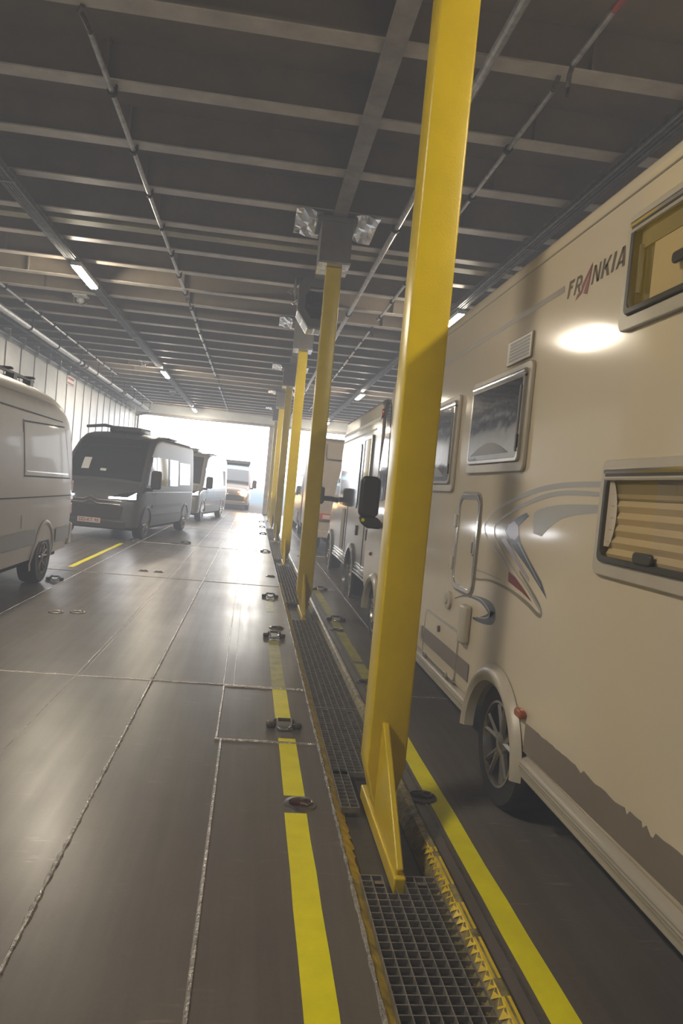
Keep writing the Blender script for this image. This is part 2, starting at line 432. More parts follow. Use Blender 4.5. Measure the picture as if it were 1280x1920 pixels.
# duct boxes at the column heads
dlabels = ['large grey duct box wrapped round the head of the second yellow column', 'grey duct box on the head of the third yellow column',
           'grey duct box on the head of the fourth yellow column', 'grey duct box on the head of the fifth yellow column',
           'small grey duct box on the head of the farthest yellow column']
def make_head():
    y = CY[1]; t = thing('duct_box', dlabels[0], 'duct', (XC, y, 4.42), 'duct boxes on the column heads')
    MB().box(.56, .95, y - .14, y + .38, 4.44, 4.94).build('box', 'duct', t, smooth=0)
    MB().box(.556, .954, y - .145, y + .385, 4.415, 4.44).build('foil_base', 'foil', t, smooth=0)
    for s, a, b in ((0, .225, .56), (1, .95, 1.265)):
        MB().grid(lambda u, v: (a + (b - a) * u, y - .32 + .95 * v, 4.965 + .02 * math.sin(5 * u + 7 * v) + (.012 if (int(u * 3 + v * 3) % 2) else 0)), 4, 5).build('foil_panel', 'foil', t, smooth=0)
    MB().box(.50, 1.0, y - .16, y + .4, 4.93, 4.99).build('collar', 'duct', t, smooth=0)
    return t
h0 = make_head()
for k in range(2, 6): dup(h0, (XC, CY[k], 4.42), label=dlabels[k - 1])
# jet fan between second and third column
t = thing('ventilation_fan', 'grey eight-sided ceiling fan hanging behind the second yellow column', 'fan', (.76, 12., 4.6))
oc = [(-.12, -.36), (.12, -.36), (.31, -.10), (.31, .30), (.2, .46), (-.2, .46), (-.31, .30), (-.31, -.10)]
o1 = [(.76 + a, 4.58 + b) for a, b in oc]; o2 = [(.76 + a * .97, 4.58 + b * .97) for a, b in oc]
ring_mb(o1, [(.76 + a * .62, 4.58 + b * .62) for a, b in oc], 'y', 11.9, 12.02).build('front_ring', 'duct', t, smooth=0)
ring_mb(o1, o2, 'y', 12.0, 12.5).build('casing', 'foil', t, smooth=0)
MB().prism([(.76 + a * .64, 4.58 + b * .64) for a, b in oc], 'y', 12.2, 12.24).build('fan_dark_fill', 'fan_in', t, smooth=0)  # dark sheet filling the fan opening, standing for its dark inside
bl = MB()
for k in range(6):
    a = k * PI / 3
    bl.face([(.76 + .03 * math.cos(a), 12.1, 4.58 + .03 * math.sin(a)), (.76 + .2 * math.cos(a - .3), 12.08, 4.58 + .26 * math.sin(a - .3)), (.76 + .2 * math.cos(a + .3), 12.16, 4.58 + .26 * math.sin(a + .3))])
bl.build('blades', 'steel', t)
for k, (p, q) in enumerate((((-.31, -.10), (-.12, -.36)), ((-.12, -.36), (.12, -.36)))):
    for s in (0, 1):
        a0, a1 = (s * .5 + .06, s * .5 + .44)
        A = [p[i] + (q[i] - p[i]) * a0 for i in (0, 1)]; B = [p[i] + (q[i] - p[i]) * a1 for i in (0, 1)]
        MB().face([(.76 + A[0] * 1.01, 12.05, 4.58 + A[1] * 1.01), (.76 + B[0] * 1.01, 12.05, 4.58 + B[1] * 1.01), (.76 + B[0] * 1.01, 12.42, 4.58 + B[1] * 1.01), (.76 + A[0] * 1.01, 12.42, 4.58 + A[1] * 1.01)]).build('rating_label', 'label', t)
MB().box(.46, .50, 12.1, 12.4, 4.85, 5.05).build('hanger', 'steel', t); MB().box(1.02, 1.06, 12.1, 12.4, 4.85, 5.05).build('hanger', 'steel', t)
MB().tube([(.40, 11.95, 4.99), (.38, 11.93, 4.8), (.42, 11.9, 4.62), (.36, 11.9, 4.55)], .025).tube([(.33, 11.95, 4.82), (.26, 11.9, 4.74), (.34, 11.9, 4.70)], .008).build('cable_gland', 'foil', t)

# ------------------------------------------------------------------ floor gratings
def grate(name, label, rects, x0=.585, x1=.905, zt=.0, pitch=.0447, notch=None):
    """rects: list of (x0, x1, y0, y1) filled with one bar grid"""
    ya = min(r[2] for r in rects); t = thing(name, label, 'grating', (.75, ya, 0), 'gratings in the gutter')
    mb = MB(); th = .0022
    xs = [x0 + (x1 - x0) * i / 7 for i in range(8)]
    for (a, b, c, d) in rects:
        for x in xs:
            if a - .001 <= x <= b + .001: mb.box(x - th, x + th, c, notch[2] if notch and notch[0] < x - .001 and x < notch[1] - .001 else d, zt - .03, zt)
        n = max(1, round((d - c) / pitch))
        for k in range(n + 1):
            yy = c + (d - c) * k / n
            w = th * (1.9 if k in (0, n) else 1)
            for (p, q) in ([(a, notch[0]), (notch[1], b)] if notch and yy > notch[2] + .005 else [(a, b)]):
                mb.box(p, q, yy - w, yy + w, zt - (.03 if k in (0, n) else .02), zt - .001)
    mb.build('bar_grid', 'grate', t, smooth=0)
    for (x, yy) in ((x0 + .07, max(r[3] for r in rects) - .06), (x1 - .07, max(r[3] for r in rects) - .06)):
        MB().box(x - .018, x + .018, yy - .012, yy + .012, zt - .012, zt + .003).build('clip', 'steel', t, smooth=0)
xs = [.585 + .32 * i / 7 for i in range(8)]
grate('floor_grate', 'grey steel grating with square mesh in the gutter in front of the nearest yellow column', [(xs[0], xs[7], 1.0, 2.92)], notch=(xs[2], xs[4], 2.82))
grate('floor_grate', 'steel grating running past the left side of the nearest yellow column', [(xs[0], xs[2], 3.56, 4.02), (xs[0], xs[7], 4.02, 5.2)])
grate('floor_grate', 'long steel grating ending in front of the second yellow column', [(xs[0], xs[7], 5.21, 8.62)])
grate('floor_grate', 'steel grating between the second and third yellow columns', [(xs[0], xs[7], 9.9, 14.4)], pitch=.09)
grate('floor_grate', 'steel grating between the third and fourth yellow columns', [(xs[0], xs[7], 15.6, 20.2)], pitch=.12)
grate('floor_grate', 'steel grating between the fourth and fifth yellow columns', [(xs[0], xs[7], 21.4, 26.0)], pitch=.2)

# ------------------------------------------------------------------ lashing points
def make_cross(red=False):
    """two lugs with a D-ring between them"""
    t = thing('lashing_ring', 'x', 'lashing point', (0, 0, 0), 'lashing points on the deck')
    for s in (-1, 1):
        MB().prism(rrect(min(.052 * s, .118 * s), max(.052 * s, .118 * s), -.012, .045, .018, 3), 'z', 0, .040).build('lug', 'dark_steel', t, False, bevel=.012)
    MB().tube([(-.066, .026, .036), (-.05, .03, .050), (.05, .03, .050), (.066, .026, .036)], .011).build('cross_bar', 'dark_steel', t, False)
    pts = [(-.046, .034, .056), (-.047, .01, .052), (-.046, -.018, .040)] + [(.046 * math.cos(a), -.030 + .034 * math.sin(a), .034 + .020 * math.sin(a)) for a in [PI + PI * k / 8 for k in range(9)]] + [(.046, -.018, .040), (.047, .01, .052), (.046, .034, .056)]
    MB().tube(pts, .0078).build('ring', 'chrome', t, False)
    MB().prism(rrect(-.05, .05, -.055, .03, .02, 3), 'z', -.001, .003).build('base_plate', 'trench', t, False)
    return t
def make_pot(m):
    t = thing('lashing_pot', 'x', 'lashing point', (0, 0, 0), 'lashing points on the deck')
    MB().lathe([(.085, .0), (.082, .008), (.06, .012), (.055, .004), (.0, .003)], (0, 0, 0), 'z', 28).build('rim', 'steel' if m == 'red_steel' else m, t, False)
    MB().lathe([(.05, .0052), (.0, .0050)], (0, 0, 0), 'z', 20).build('recess', m, t, False)
    MB().tube([(-.055, .0, .010), (.055, .0, .010)], .011).build('cross_bar', m, t, False)
    MB().tube([(.0, .012, .014), (.03, .03, .016), (.055, .02, .016), (.06, -.012, .016), (.035, -.03, .016), (.0, -.012, .014)], .007).build('ring', 'steel', t, False)
    return t
L_ = 'D-ring lashing point'
spots = [('c', .335, 4.69, 0, L_ + ' in the left dashed line, inside the welded hatch'),
         ('r', .372, 3.56, 0, 'round red-stained lashing pot between two yellow dashes near the nearest column'),
         ('c', .350, 7.52, 0, L_ + ' at the far end of the left yellow dashes'),
         ('p', .389, 8.02, 0, 'low round lashing pot just beyond the D-ring at the end of the left dashes'),
         ('c', .364, 10.18, 0, L_ + ' left of the gutter beside the second column'),
         ('p', .425, 12.5, 0, 'low round lashing pot left of the gutter between second and third columns'),
         ('c', .40, 16.9, 0, L_ + ' left of the gutter, nearest of the far four'),
         ('c', .42, 22.9, 0, L_ + ' left of the gutter, second of the far four'),
         ('c', .43, 26.4, 0, L_ + ' left of the gutter, third of the far four'),
         ('c', .44, 29.9, 0, L_ + ' left of the gutter, last before the ramp'),
         ('p', 1.035, 3.72, 0, 'round lashing pot on the right yellow line beside the nearest column'),
         ('p', 1.082, 5.96, .4, 'lashing pot just left of the nearest column, on the right yellow line'),
         ('p', 1.092, 8.14, 0, 'low round lashing pot on the faded right line, nearer of a pair'),
         ('c', 1.144, 8.72, 0, L_ + ' lying across the faded right yellow line'),
         ('c', 1.182, 11.27, .1, L_ + ' right of the second column foot'),
         ('c', 1.20, 15.2, 0, 'nearer of two lashing rings right of the gutter between second and third columns'),
         ('p', 1.21, 16.6, 0, 'farther of two lashing points right of the gutter between second and third columns'),
         ('p', -2.01, 8.02, 0, 'left one of two lashing pots side by side on the open deck'),
         ('p', -1.80, 8.10, 0, 'right one of two lashing pots side by side on the open deck'),
         ('c', -2.62, 10.25, .2, L_ + ' just right of the rear wheel of the pale panel van'),
         ('c', -2.62, 17.0, 0, L_ + ' before the front wheel of the dark van'),
         ('p', -1.72, 17.3, 0, 'lashing pot on the open deck right of the front wheel of the dark van'),
         ('c', -1.50, 17.5, 0, 'lashing ring on the open deck in the shadow beyond the dark van front wheel'),
         ('p', -1.66, 11.9, 0, 'left one of the far pair of lashing pots on the open deck'),
         ('p', -1.42, 11.9, 0, 'right one of the far pair of lashing pots on the open deck')]
proto = {}
for kind, x, yy, rz, lab in spots:
    if kind not in proto:
        o = proto[kind] = make_cross() if kind == 'c' else make_pot('red_steel' if kind == 'r' else 'dark_steel')
        o.location = (x, yy, 0); o.rotation_euler.z = rz; o['label'] = lab
    else: dup(proto[kind], (x, yy, 0), rz, lab)

# ------------------------------------------------------------------ ceiling services
def pipe(name, label, x, z, segs, r, clampy, cat='pipe', m='pipe', jogs=(), hang=True):
    t = thing(name, label, cat, (x, segs[0][0], z))
    mb = MB()
    for a, b in segs: mb.tube([(x, a, z), (x, (a + b) / 2, z), (x, b, z)], r, 10)
    mb.build('tube', m, t)
    for p in jogs: MB().tube(p, r * .8, 8).build('elbow', 'dark_steel', t)
    for yy in clampy:
        if not any(a - .05 <= yy <= b + .05 for a, b in segs): continue
        c = MB().tube([(x, yy - .025, z), (x, yy + .025, z)], r + .016, 10)
        if hang: c.box(x + r, x + r + .02, yy - .015, yy + .015, z - .01, 5.052)
        c.build('clamp', 'rubber', t, smooth=0)
    return t
ZP = 4.985
def near(yy): return min(yb, key=lambda q: abs(q - yy))
pipe('sprinkler_pipe', 'thin steel pipe in black clamps running under the beams left of the columns', -1.575, ZP, [(5.98, 13.95), (14.85, 24.4), (26.9, 36.8)], .026, yb,
     jogs=[[(-1.575, 13.95, ZP), (-1.575, 14.1, ZP - .06), (-1.575, 14.25, ZP), (-1.575, 14.4, ZP + .04)], [(-1.575, 14.85, ZP), (-1.575, 14.7, ZP + .05)],
           [(-1.575, 5.98, ZP), (-1.60, 5.86, ZP + .03), (-1.62, 5.80, ZP + .04), (-1.58, 5.74, ZP + .05)]])
pipe('fire_main_pipe', 'bare steel pipe passing right behind the nearest yellow column', 1.50, 4.96, [(2.6, 36.8)], .038, [near(q) for q in (3.4, 9.2, 14, 20, 26, 32)])
pipe('sprinkler_pipe', 'stepped thin pipe with red coupling right of the nearest yellow column', 2.12, ZP, [(3.3, 5.42), (5.80, 14.1), (15., 32)], .024, yb,
     jogs=[[(2.12, 5.42, ZP), (2.12, 5.48, ZP - .05), (2.13, 5.52, ZP - .13), (2.13, 5.50, ZP - .2)], [(2.12, 5.80, ZP), (2.12, 5.72, ZP + .04), (2.12, 5.70, ZP + .06)],
           [(2.12, 14.1, ZP), (2.12, 14.2, ZP + .04), (2.12, 14.25, ZP + .06)], [(2.12, 15., ZP), (2.12, 14.9, ZP - .05), (2.12, 14.85, ZP - .13)]])
MB().tube([(2.12, 4.66, ZP), (2.12, 4.80, ZP)], .029, 10).build('coupling', 'sign_red', [q for q in bpy.data.objects if q.get('label', '').startswith('stepped thin')][0])
pipe('sprinkler_pipe', 'thin pale pipe in black clamps near the left wall', -5.21, ZP, [(14.1, 26.8), (29.5, 36)], .03, yb, jogs=[[(-5.21, 14.1, ZP), (-5.23, 13.9, ZP + .05)]])
pipe('drain_pipe', 'thick grey pipe in hangers along the left wall top', -5.42, 4.68, [(9, 22.3), (23, 29), (29.6, 36.5)], .075, yb[5::2])
MB().lathe([(.03, -.15), (.10, -.12), (.10, .12), (.03, .15)], (-5.42, 22.6, 4.68), 'y', 14).build('coupling', 'dark_steel', [q for q in bpy.data.objects if q.name.startswith('drain_pipe')][0])

def tray(label, x, z, y0, y1, w, cables, side=1):
    t = thing('cable_tray', label, 'cable tray', (x, y0, z))
    MB().box(x - w / 2, x + w / 2, y0, y1, z, z + .006).box(x - w / 2, x - w / 2 + .006, y0, y1, z, z + .05).box(x + w / 2 - .006, x + w / 2, y0, y1, z, z + .05).build('tray', 'tray', t, smooth=0)
    for c in cables: MB().tube([(x + c, y0, z - .012), (x + c, (y0 + y1) / 2, z - .012), (x + c, y1, z - .012)], .015, 6).build('cable', 'cable', t)
    for yy in yb[2::4]:
        if y0 < yy < y1: MB().box(x - w / 2 - .012, x - w / 2, yy - .012, yy + .012, z - .01, 5.052).box(x + w / 2, x + w / 2 + .012, yy - .012, yy + .012, z - .01, 5.052).box(x - w / 2 - .012, x + w / 2 + .012, yy - .012, yy + .012, z - .035, z - .025).build('hanger', 'tray', t, smooth=0)
    return t
tray('steel cable tray with black cables carrying the lamps on the left of the ceiling', -3.27, 4.95, 0, 36.8, .21, (-.07, -.04, .0, .035, .07))
tray('steel cable tray with cables above the roof of the cream motorhome', 3.27, 4.95, -1, 36.8, .19, (-.06, -.02, .03, .065))
tray('narrow cable tray high along the left wall', -5.76, 4.72, 8, 36.5, .14, (-.03, .02))
# lamps
lx = [(-3.20, 13.0, 'lit tube lamp under the left cable tray, nearest of the three'), (-3.20, 24.3, 'lit tube lamp under the left cable tray, middle one'),
      (-3.20, 36.0, 'lit tube lamp at the far end of the left cable tray'), (3.34, 13.12, 'lit tube lamp just above the motorhome roof, right of the nearest yellow column'),
      (3.34, 24.7, 'lit tube lamp glimpsed between the second and nearest yellow columns'), (3.34, 36., 'tiny far lit lamp over the right lane near the opening'),
      (-3.2, 1.8, 'lit tube lamp on the left cable tray beside the camera'), (3.34, 1.2, 'lit tube lamp over the rear of the cream motorhome')]
def make_lamp():
    t = thing('tube_lamp', lx[0][2], 'lamp', (0, 0, 4.70), 'tube lamps under the ceiling')
    MB().box(-.08, .08, -.68, .68, -.022, .043).build('housing', 'lamp_case', t, False, smooth=0)
    MB().prism(rrect(-.065, .065, -.055, .0, .025, 4), 'y', -.64, .64).build('diffuser', 'lamp', t, False)
    return t
lp = make_lamp(); lp.location = (lx[0][0], lx[0][1], 4.882)
for x, yy, lab in lx[1:]: dup(lp, (x, yy, 4.882), label=lab)
# smoke detectors in guards
def make_det():
    t = thing('smoke_detector', 'x', 'detector', (0, 0, 0), 'guarded detectors under the beams')
    MB().lathe([(.07, 0), (.08, -.03), (.06, -.07), (.02, -.09)], (0, 0, -.05), 'z', 16).build('head', 'lamp_case', t, False)
    MB().tube([(-.13, 0, .02), (-.13, 0, -.12), (-.07, 0, -.18), (.07, 0, -.18), (.13, 0, -.12), (.13, 0, .02)], .008).tube([(0, -.13, .02), (0, -.13, -.12), (0, -.07, -.18), (0, .07, -.18), (0, .13, -.12), (0, .13, .02)], .008).build('guard', 'pipe', t, False)
    MB().box(-.14, .14, -.14, .14, .0, .02).build('base', 'lamp_case', t, False, smooth=0)
    return t
d = make_det(); d.location = (-3.80, 15.2, 5.02); d['label'] = 'guarded smoke detector beside the nearest left tube lamp'
dup(d, (-3.72, 23., 5.02), label='guarded smoke detector left of the middle left tube lamp')
dup(d, (-3.66, 30.5, 5.02), label='small guarded detector before the far left tube lamp')
t = thing('wall_sign', 'small red and white sign at the top of the left wall', 'sign', (-6.28, 24.66, 4.3))
MB().box(-6.284, -6.27, 24.2, 25.1, 4.22, 4.50).build('board', 'sign_white', t, smooth=0)
MB().box(-6.269, -6.266, 24.26, 25.04, 4.40, 4.47).box(-6.269, -6.266, 24.26, 25.04, 4.25, 4.30).build('print', 'sign_red', t, smooth=0)

# ------------------------------------------------------------------ vehicle helpers
def wheel(parent, c, r, w, side, m='alu', world=True, rimr=.66, name='wheel'):
    """side = -1: outer face towards -x.  tyre > rim"""
    s = side
    ty = MB().lathe([(r * rimr, 0), (r * .93, s * -.0), (r * .985, s * -.025), (r, s * -.05), (r, s * -(w - .05)), (r * .97, s * -w), (r * .6, s * -w)], c, 'x', 40, caps=False)
    T = ty.build(name, 'rubber', parent, world)
    rm = MB().lathe([(r * rimr * 1.02, s * .004), (r * rimr * .96, s * .006), (r * rimr * .90, s * -.02), (r * rimr * .88, s * -.09)], c, 'x', 40, caps=False)
    for k in range(5):
        a = 2 * PI * k / 5 + .3
        for da in (-.13, .13):
            p0 = Vector((c[0] - s * .03, c[1] + .05 * math.cos(a), c[2] + .05 * math.sin(a)))
            p1 = Vector((c[0] - s * .012, c[1] + r * rimr * .93 * math.cos(a + da * 1.7), c[2] + r * rimr * .93 * math.sin(a + da * 1.7)))
            rm.tube([p0, p0.lerp(p1, .5), p1], [.022, .018, .017], 6)
    rm.lathe([(.065, s * -.05), (.06, s * -.012), (.03, s * -.004), (.0, s * -.002)], c, 'x', 20)
    R_ = rm.build('rim', m, T, False)
    if world: 
        off = WL[T.name]
        for v in R_.data.vertices: v.co -= off
    D = MB().lathe([(r * rimr * .9, s * -.085), (.001, s * -.085)], c, 'x', 24, caps=False).build('brake_disc', 'under', T, False)
    if world:
        for v in D.data.vertices: v.co -= off
    return T

class Body:
    """van-like shell: stations (y, roof height, half width); front at y = 0, facing -y"""
    def __init__(s, st, z0=.28, tum=.10, rad=.16, crown=.04, belt=1.15):
        s.st, s.z0, s.tum, s.rad, s.crown, s.belt = st, z0, tum, rad, crown, belt
    def at(s, y):
        st = s.st
        if y <= st[0][0]: return st[0][1:]
        for a, b in zip(st[:-1], st[1:]):
            if a[0] <= y <= b[0]:
                t = (y - a[0]) / max(1e-6, b[0] - a[0]); return tuple(a[i] + (b[i] - a[i]) * t for i in (1, 2))
        return st[-1][1:]
    def side(s, w, z):
        x = w * (1 - s.tum * max(0, (z - s.belt) / 1.4) ** 1.5)
        if z < s.z0 + .25: x -= .05 * ((s.z0 + .25 - z) / .25) ** 2
        return x
    def hw(s, y, z):
        h, w = s.at(y); r = min(s.rad, (h - s.z0) * .4)
        if z <= h - r: return s.side(w, z)
        return s.side(w, h - r) - r + math.sqrt(max(0, r * r - (z - h + r) ** 2))
    def top(s, y, x):
        h, w = s.at(y); return h + s.crown * (1 - min(1, abs(x) / max(.1, w)) ** 2)
    def ring(s, y):
        h, w = s.at(y); r = min(s.rad, (h - s.z0) * .4); P = [(0, s.z0)]
        P += [(s.side(w, s.z0) - .06, s.z0)]
        n = 9
        for i in range(n): z = s.z0 + .03 + (h - r - s.z0 - .03) * i / (n - 1); P.append((s.side(w, z), z))
        xs = s.side(w, h - r)
        for k in range(1, 6): a = PI / 2 * k / 5; P.append((xs - r + r * math.cos(a), h - r + r * math.sin(a)))
        P += [((xs - r) * .6, h + s.crown * .7), (0, h + s.crown)]
        full = [Vector((x, y, z)) for x, z in P] + [Vector((-x, y, z)) for x, z in reversed(P[1:-1])]
        return full
    def mb(s): return MB().loft([s.ring(q[0]) for q in s.st])
    def patch(s, side, quad, off=.006, n=8, m=6):
        """quad of (y, z): lower front, lower rear, upper rear, upper front"""
        def fn(u, v):
            a = [quad[0][i] + (quad[1][i] - quad[0][i]) * u for i in (0, 1)]; b = [quad[3][i] + (quad[2][i] - quad[3][i]) * u for i in (0, 1)]
            yy, zz = a[0] + (b[0] - a[0]) * v, a[1] + (b[1] - a[1]) * v
            return (side * (s.hw(yy, zz) + off), yy, zz)
        return MB().grid(fn, n, m)
    def screen(s, y0, y1, x0, x1, off=.008, n=10, m=8, x0t=None, x1t=None):
        x0t = x0 if x0t is None else x0t; x1t = x1 if x1t is None else x1t
        def fn(u, v):
            yy = y0 + (y1 - y0) * v; a = x0 + (x0t - x0) * v; b = x1 + (x1t - x1) * v; x = a + (b - a) * u
            return (x, yy - off, s.top(yy, x) + off)
        return MB().grid(fn, n, m)
    def arch(s, side, yc, r, zc, w=.05, off=.008):
        mb = MB()
        def fn(u, v):
            a = -.35 + (PI + .7) * u; rr = r + w * (v - .0)
            yy, zz = yc + rr * math.cos(a), zc + rr * math.sin(a)
            return (side * (s.hw(yy, max(zz, s.z0)) + off + .012 * math.sin(PI * v)), yy, zz)
        return mb.grid(fn, 20, 3)
def text_mesh(s, size, m, parent, mtx, name='lettering', ext=.002):
    cu = bpy.data.curves.new('t', 'FONT'); cu.body = s; cu.size = size; cu.extrude = ext; cu.align_x = 'CENTER'; cu.align_y = 'CENTER'
    o = bpy.data.objects.new('t', cu); COL.objects.link(o)
    dg = bpy.context.evaluated_depsgraph_get(); dg.update()
    me = bpy.data.meshes.new_from_object(o.evaluated_get(dg)); bpy.data.objects.remove(o, do_unlink=True)
    me.transform(mtx); me.materials.clear(); me.materials.append(M[m])
    p = bpy.data.objects.new(name, me); COL.objects.link(p); p.parent = parent; return p

# ------------------------------------------------------------------ dark camper van (faces the camera)
JST = [(0, .66, .72), (.02, .92, .86), (.07, 1.02, .93), (.16, 1.10, .98), (.38, 1.20, 1.01), (.66, 1.30, 1.025), (.95, 1.72, 1.025), (1.25, 2.08, 1.025), (1.55, 2.34, 1.025), (1.8, 2.46, 1.025), (2.2, 2.53, 1.025),
       (5.7, 2.53, 1.025), (5.9, 2.50, 1.02), (5.98, 2.40, 1.0), (6.0, 2.25, .97)]
def camper(name, label, loc, rz, body, lower, beam_m, plate=None, screen='black_glass', front=True, roof=True, group=None, strip=None):
    t = thing(name, label, 'camper van', loc, group, rz)
    B = Body(JST)
    o = B.mb().build('body', body, t, False)
    cs = []
    for yc in (.95, 4.99):
        for s in (-1, 1): cs.append(MB().lathe([(.40, -.17), (.40, .17)], (s * .98, yc, .36), 'x', 28).build('cutter', 'under', None, False))
    cut(o, cs)
    for s in (-1, 1):
        for yc in (.95, 4.99):
            wheel(t, (s * 1.01, yc, .335), .335, .22, s, world=False)
            B.arch(s, yc, .385, .36, .055).build('wheel_arch', lower, t, False)
        B.patch(s, [(1.38, .30), (4.5, .30), (4.5, .56), (1.38, .56)], .012, 10, 3).build('side_skirt', lower, t, False)
        B.patch(s, [(1.40, .74), (4.45, .74), (4.45, .82), (1.40, .82)], .012, 10, 2).build('side_moulding', lower, t, False)
        # cab door glass, side windows
        B.patch(s, [(.86, 1.30), (1.62, 1.30), (1.62, 1.98), (1.22, 1.98)], .006, 8, 6).build('door_window', 'black_glass', t, False)
        B.patch(s, [(1.66, 1.30), (2.75, 1.30), (2.75, 2.0), (1.66, 2.0)], .006).build('side_window', 'black_glass', t, False)
        B.patch(s, [(2.95, 1.30), (3.9, 1.30), (3.9, 2.0), (2.95, 2.0)], .006).build('side_window', 'black_glass', t, False)
        B.patch(s, [(4.1, 1.34), (5.4, 1.34), (5.4, 1.96), (4.1, 1.96)], .006).build('side_window', 'black_glass', t, False)
        for yy in (1.64, 2.85, 4.0): B.patch(s, [(yy, .5), (yy + .012, .5), (yy + .012, 2.2), (yy, 2.2)], .004, 1, 10).build('door_gap', 'seal', t, False)
        B.patch(s, [(1.46, 1.06), (1.60, 1.06), (1.60, 1.11), (1.46, 1.11)], .03, 2, 2).build('door_handle', 'black_pl', t, False)
        B.patch(s, [(.25, 2.02 if False else 1.12), (5.8, 1.12), (5.8, 1.15), (.6, 1.15)], .006, 20, 1).build('waist_line', 'chrome', t, False)
        # mirror
        x = s * 1.04
        mr = MB().prism(rrect(min(x + s * .06, x + s * .30), max(x + s * .06, x + s * .30), 1.22, 1.66, .07, 4), 'y', .80, .92).build('mirror', 'black_pl', t, False, bevel=.025)
        MB().box(min(x - s * .02, x + s * .12), max(x - s * .02, x + s * .12), .82, .88, 1.16, 1.24).build('mirror_arm', 'black_pl', mr, False, bevel=.01)
        # headlamp
        def nose(x, z):
            yx = 0 if x < .72 else .02 * (x - .72) / .14 if x < .86 else .02 + .05 * (x - .86) / .07 if x < .93 else .07 + .09 * (x - .93) / .05
            yz = 0 if z < .9 else .02 + .05 * (z - .92) / .1 if z < 1.02 else .07 + .09 * (z - 1.02) / .08 if z < 1.1 else .16 + .22 * (z - 1.1) / .1
            return max(yx, yz)
        def lamp_pt(u, v, lo, hi, g):
            x = .40 + .575 * u; z = lo + (hi - lo) * v
            return (s * (x + .01 * u), nose(x, z) - g, z)
        hl = MB().grid(lambda u, v: lamp_pt(u, v, .945 + .02 * u, .985 + .015 * u + .115 * max(0, u - .72) / .28, .03), 14, 4).build('headlamp', beam_m, t, False)
        MB().grid(lambda u, v: lamp_pt(u, v, .935 + .02 * u, 1.01 + .15 * u, .02), 14, 5).build('headlamp_housing', 'black_glass', t, False)
    B.screen(.70, 1.56, -.90, .90, x0t=-.80, x1t=.80).build('windscreen', screen, t, False)
    B.screen(.30, .62, -.86, .86, off=.004).build('bonnet_edge', lower if not front else body, t, False)
    # nose details: grille bars with the double chevron, plate
    def bar(z, y0): return MB().tube([(-.9, .09, z - .012), (-.6, -.0, z), (-.16, -.03, z), (-.0, -.035, z + .075), (.16, -.03, z), (.6, -.0, z), (.9, .09, z - .012)], .011, 6)
    bar(.90, 0).build('grille_bar', 'chrome', t, False); bar(.82, 0).build('grille_bar', 'chrome', t, False)
    MB().prism([(-.7, .50), (.7, .50), (.74, .78), (-.74, .78)], 'y', -.018, .05).build('grille', 'black_pl', t, False)
    MB().prism(rrect(-.82, .82, .26, .46, .05, 3), 'y', -.03, .2).build('bumper', lower, t, False, bevel=.03)
    if plate:
        pl = MB().box(-.26, .26, -.045, -.03, .37, .485).build('number_plate', 'plate', t, False, bevel=.004)
        text_mesh(plate, .105, 'plate_ink', pl, Matrix.Translation((0, -.048, .428)) @ Matrix.Rotation(PI / 2, 4, 'X'), 'plate_text')
        text_mesh('· ····', .07, 'chrome', t, Matrix.Translation((.24, .06, 1.12)) @ Matrix.Rotation(PI / 3, 4, 'X'), 'badge')
    if roof:
        MB().loft([[Vector((a, yy, zz)) for a, zz in rrect(-w, w, 2.54, 2.54 + hh, .05, 3)] for yy, w, hh in ((2.0, .34, .05), (2.1, .40, .17), (3.0, .40, .19), (3.1, .34, .06))]).build('roof_unit', body, t, False)
        MB().tube([(-.86, 1.75, 2.62), (-.40, 1.72, 2.68), (-.2, 1.9, 2.66)], [.035, .04, .03], 8).build('roof_bar', body, t, False)
        MB().box(.35, .75, 3.6, 4.5, 2.55, 2.60).build('roof_hatch', lower, t, False, bevel=.02)
    if strip: B.screen(1.30, 1.54, -.84, .84, off=.013).build('sun_strip', strip, t, False)
    MB().box(-.9, .9, .4, 5.6, .22, .32).build('underbody', 'under', t, False)
    for s in (-1, 1): MB().box(min(s * .86, s * .97), max(s * .86, s * .97), 5.97, 6.02, .9, 1.3).build('tail_lamp', 'red_lens', t, False, bevel=.01)
    return t, B
A7 = -math.radians(7.4)
c1, B1 = camper('camper_van', 'dark grey camper van with lit headlamp and number plate, beyond the pale panel van', (-3.62, 16.72, 0), A7, 'anthracite', 'black_pl', 'beam_white', plate='DD-KT 90')
B1.screen(.82, 1.02, -.58, -.40, off=.012).build('windscreen_card', 'pale_white', c1, False)
B1.screen(.80, .84, -.12, .02, off=.012).build('dashboard_card', 'pale_white', c1, False)
c2, _ = camper('camper_van', 'pale-sided camper van parked close behind the dark grey camper', (-2.95, 26.2, 0), A7, 'silver', 'black_pl', 'beam_white')
for ch in c2.children:
    if ch.name.startswith('bonnet'): pass
c3, B3 = camper('camper_van', 'brown van with blue sun strip and blazing orange headlamp coming up the ramp', (-1.20, 38.8, .06), 0, 'brown_body', 'brown_body', 'beam_orange', roof=False, strip='blue_screen')
MB().box(-.9, .9, 1.55, 2.3, 2.50, 2.68).build('roof_box', 'anthracite', c3, False, bevel=.03)
for ch in list(c3.children):
    if ch.name.startswith('headlamp') and 'housing' not in ch.name and max(v.co.x for v in ch.data.vertices) < 0: ch.data.materials[0] = M['plate']
MB().lathe([(.17, 0), (.15, -.03), (.0, -.04)], (.70, -.03, .93), 'y', 24).build('headlamp', 'beam_orange', c3, False)  # added glowing disc, swells the lit headlamp into its orange glare
# dark vehicle between columns on the right
c4, _ = camper('panel_van', 'dark plum van glimpsed between the second and third yellow columns', (2.60, 29.4, 0), PI, 'plum', 'black_pl', 'black_pl', roof=False)
c4['category'] = 'van'

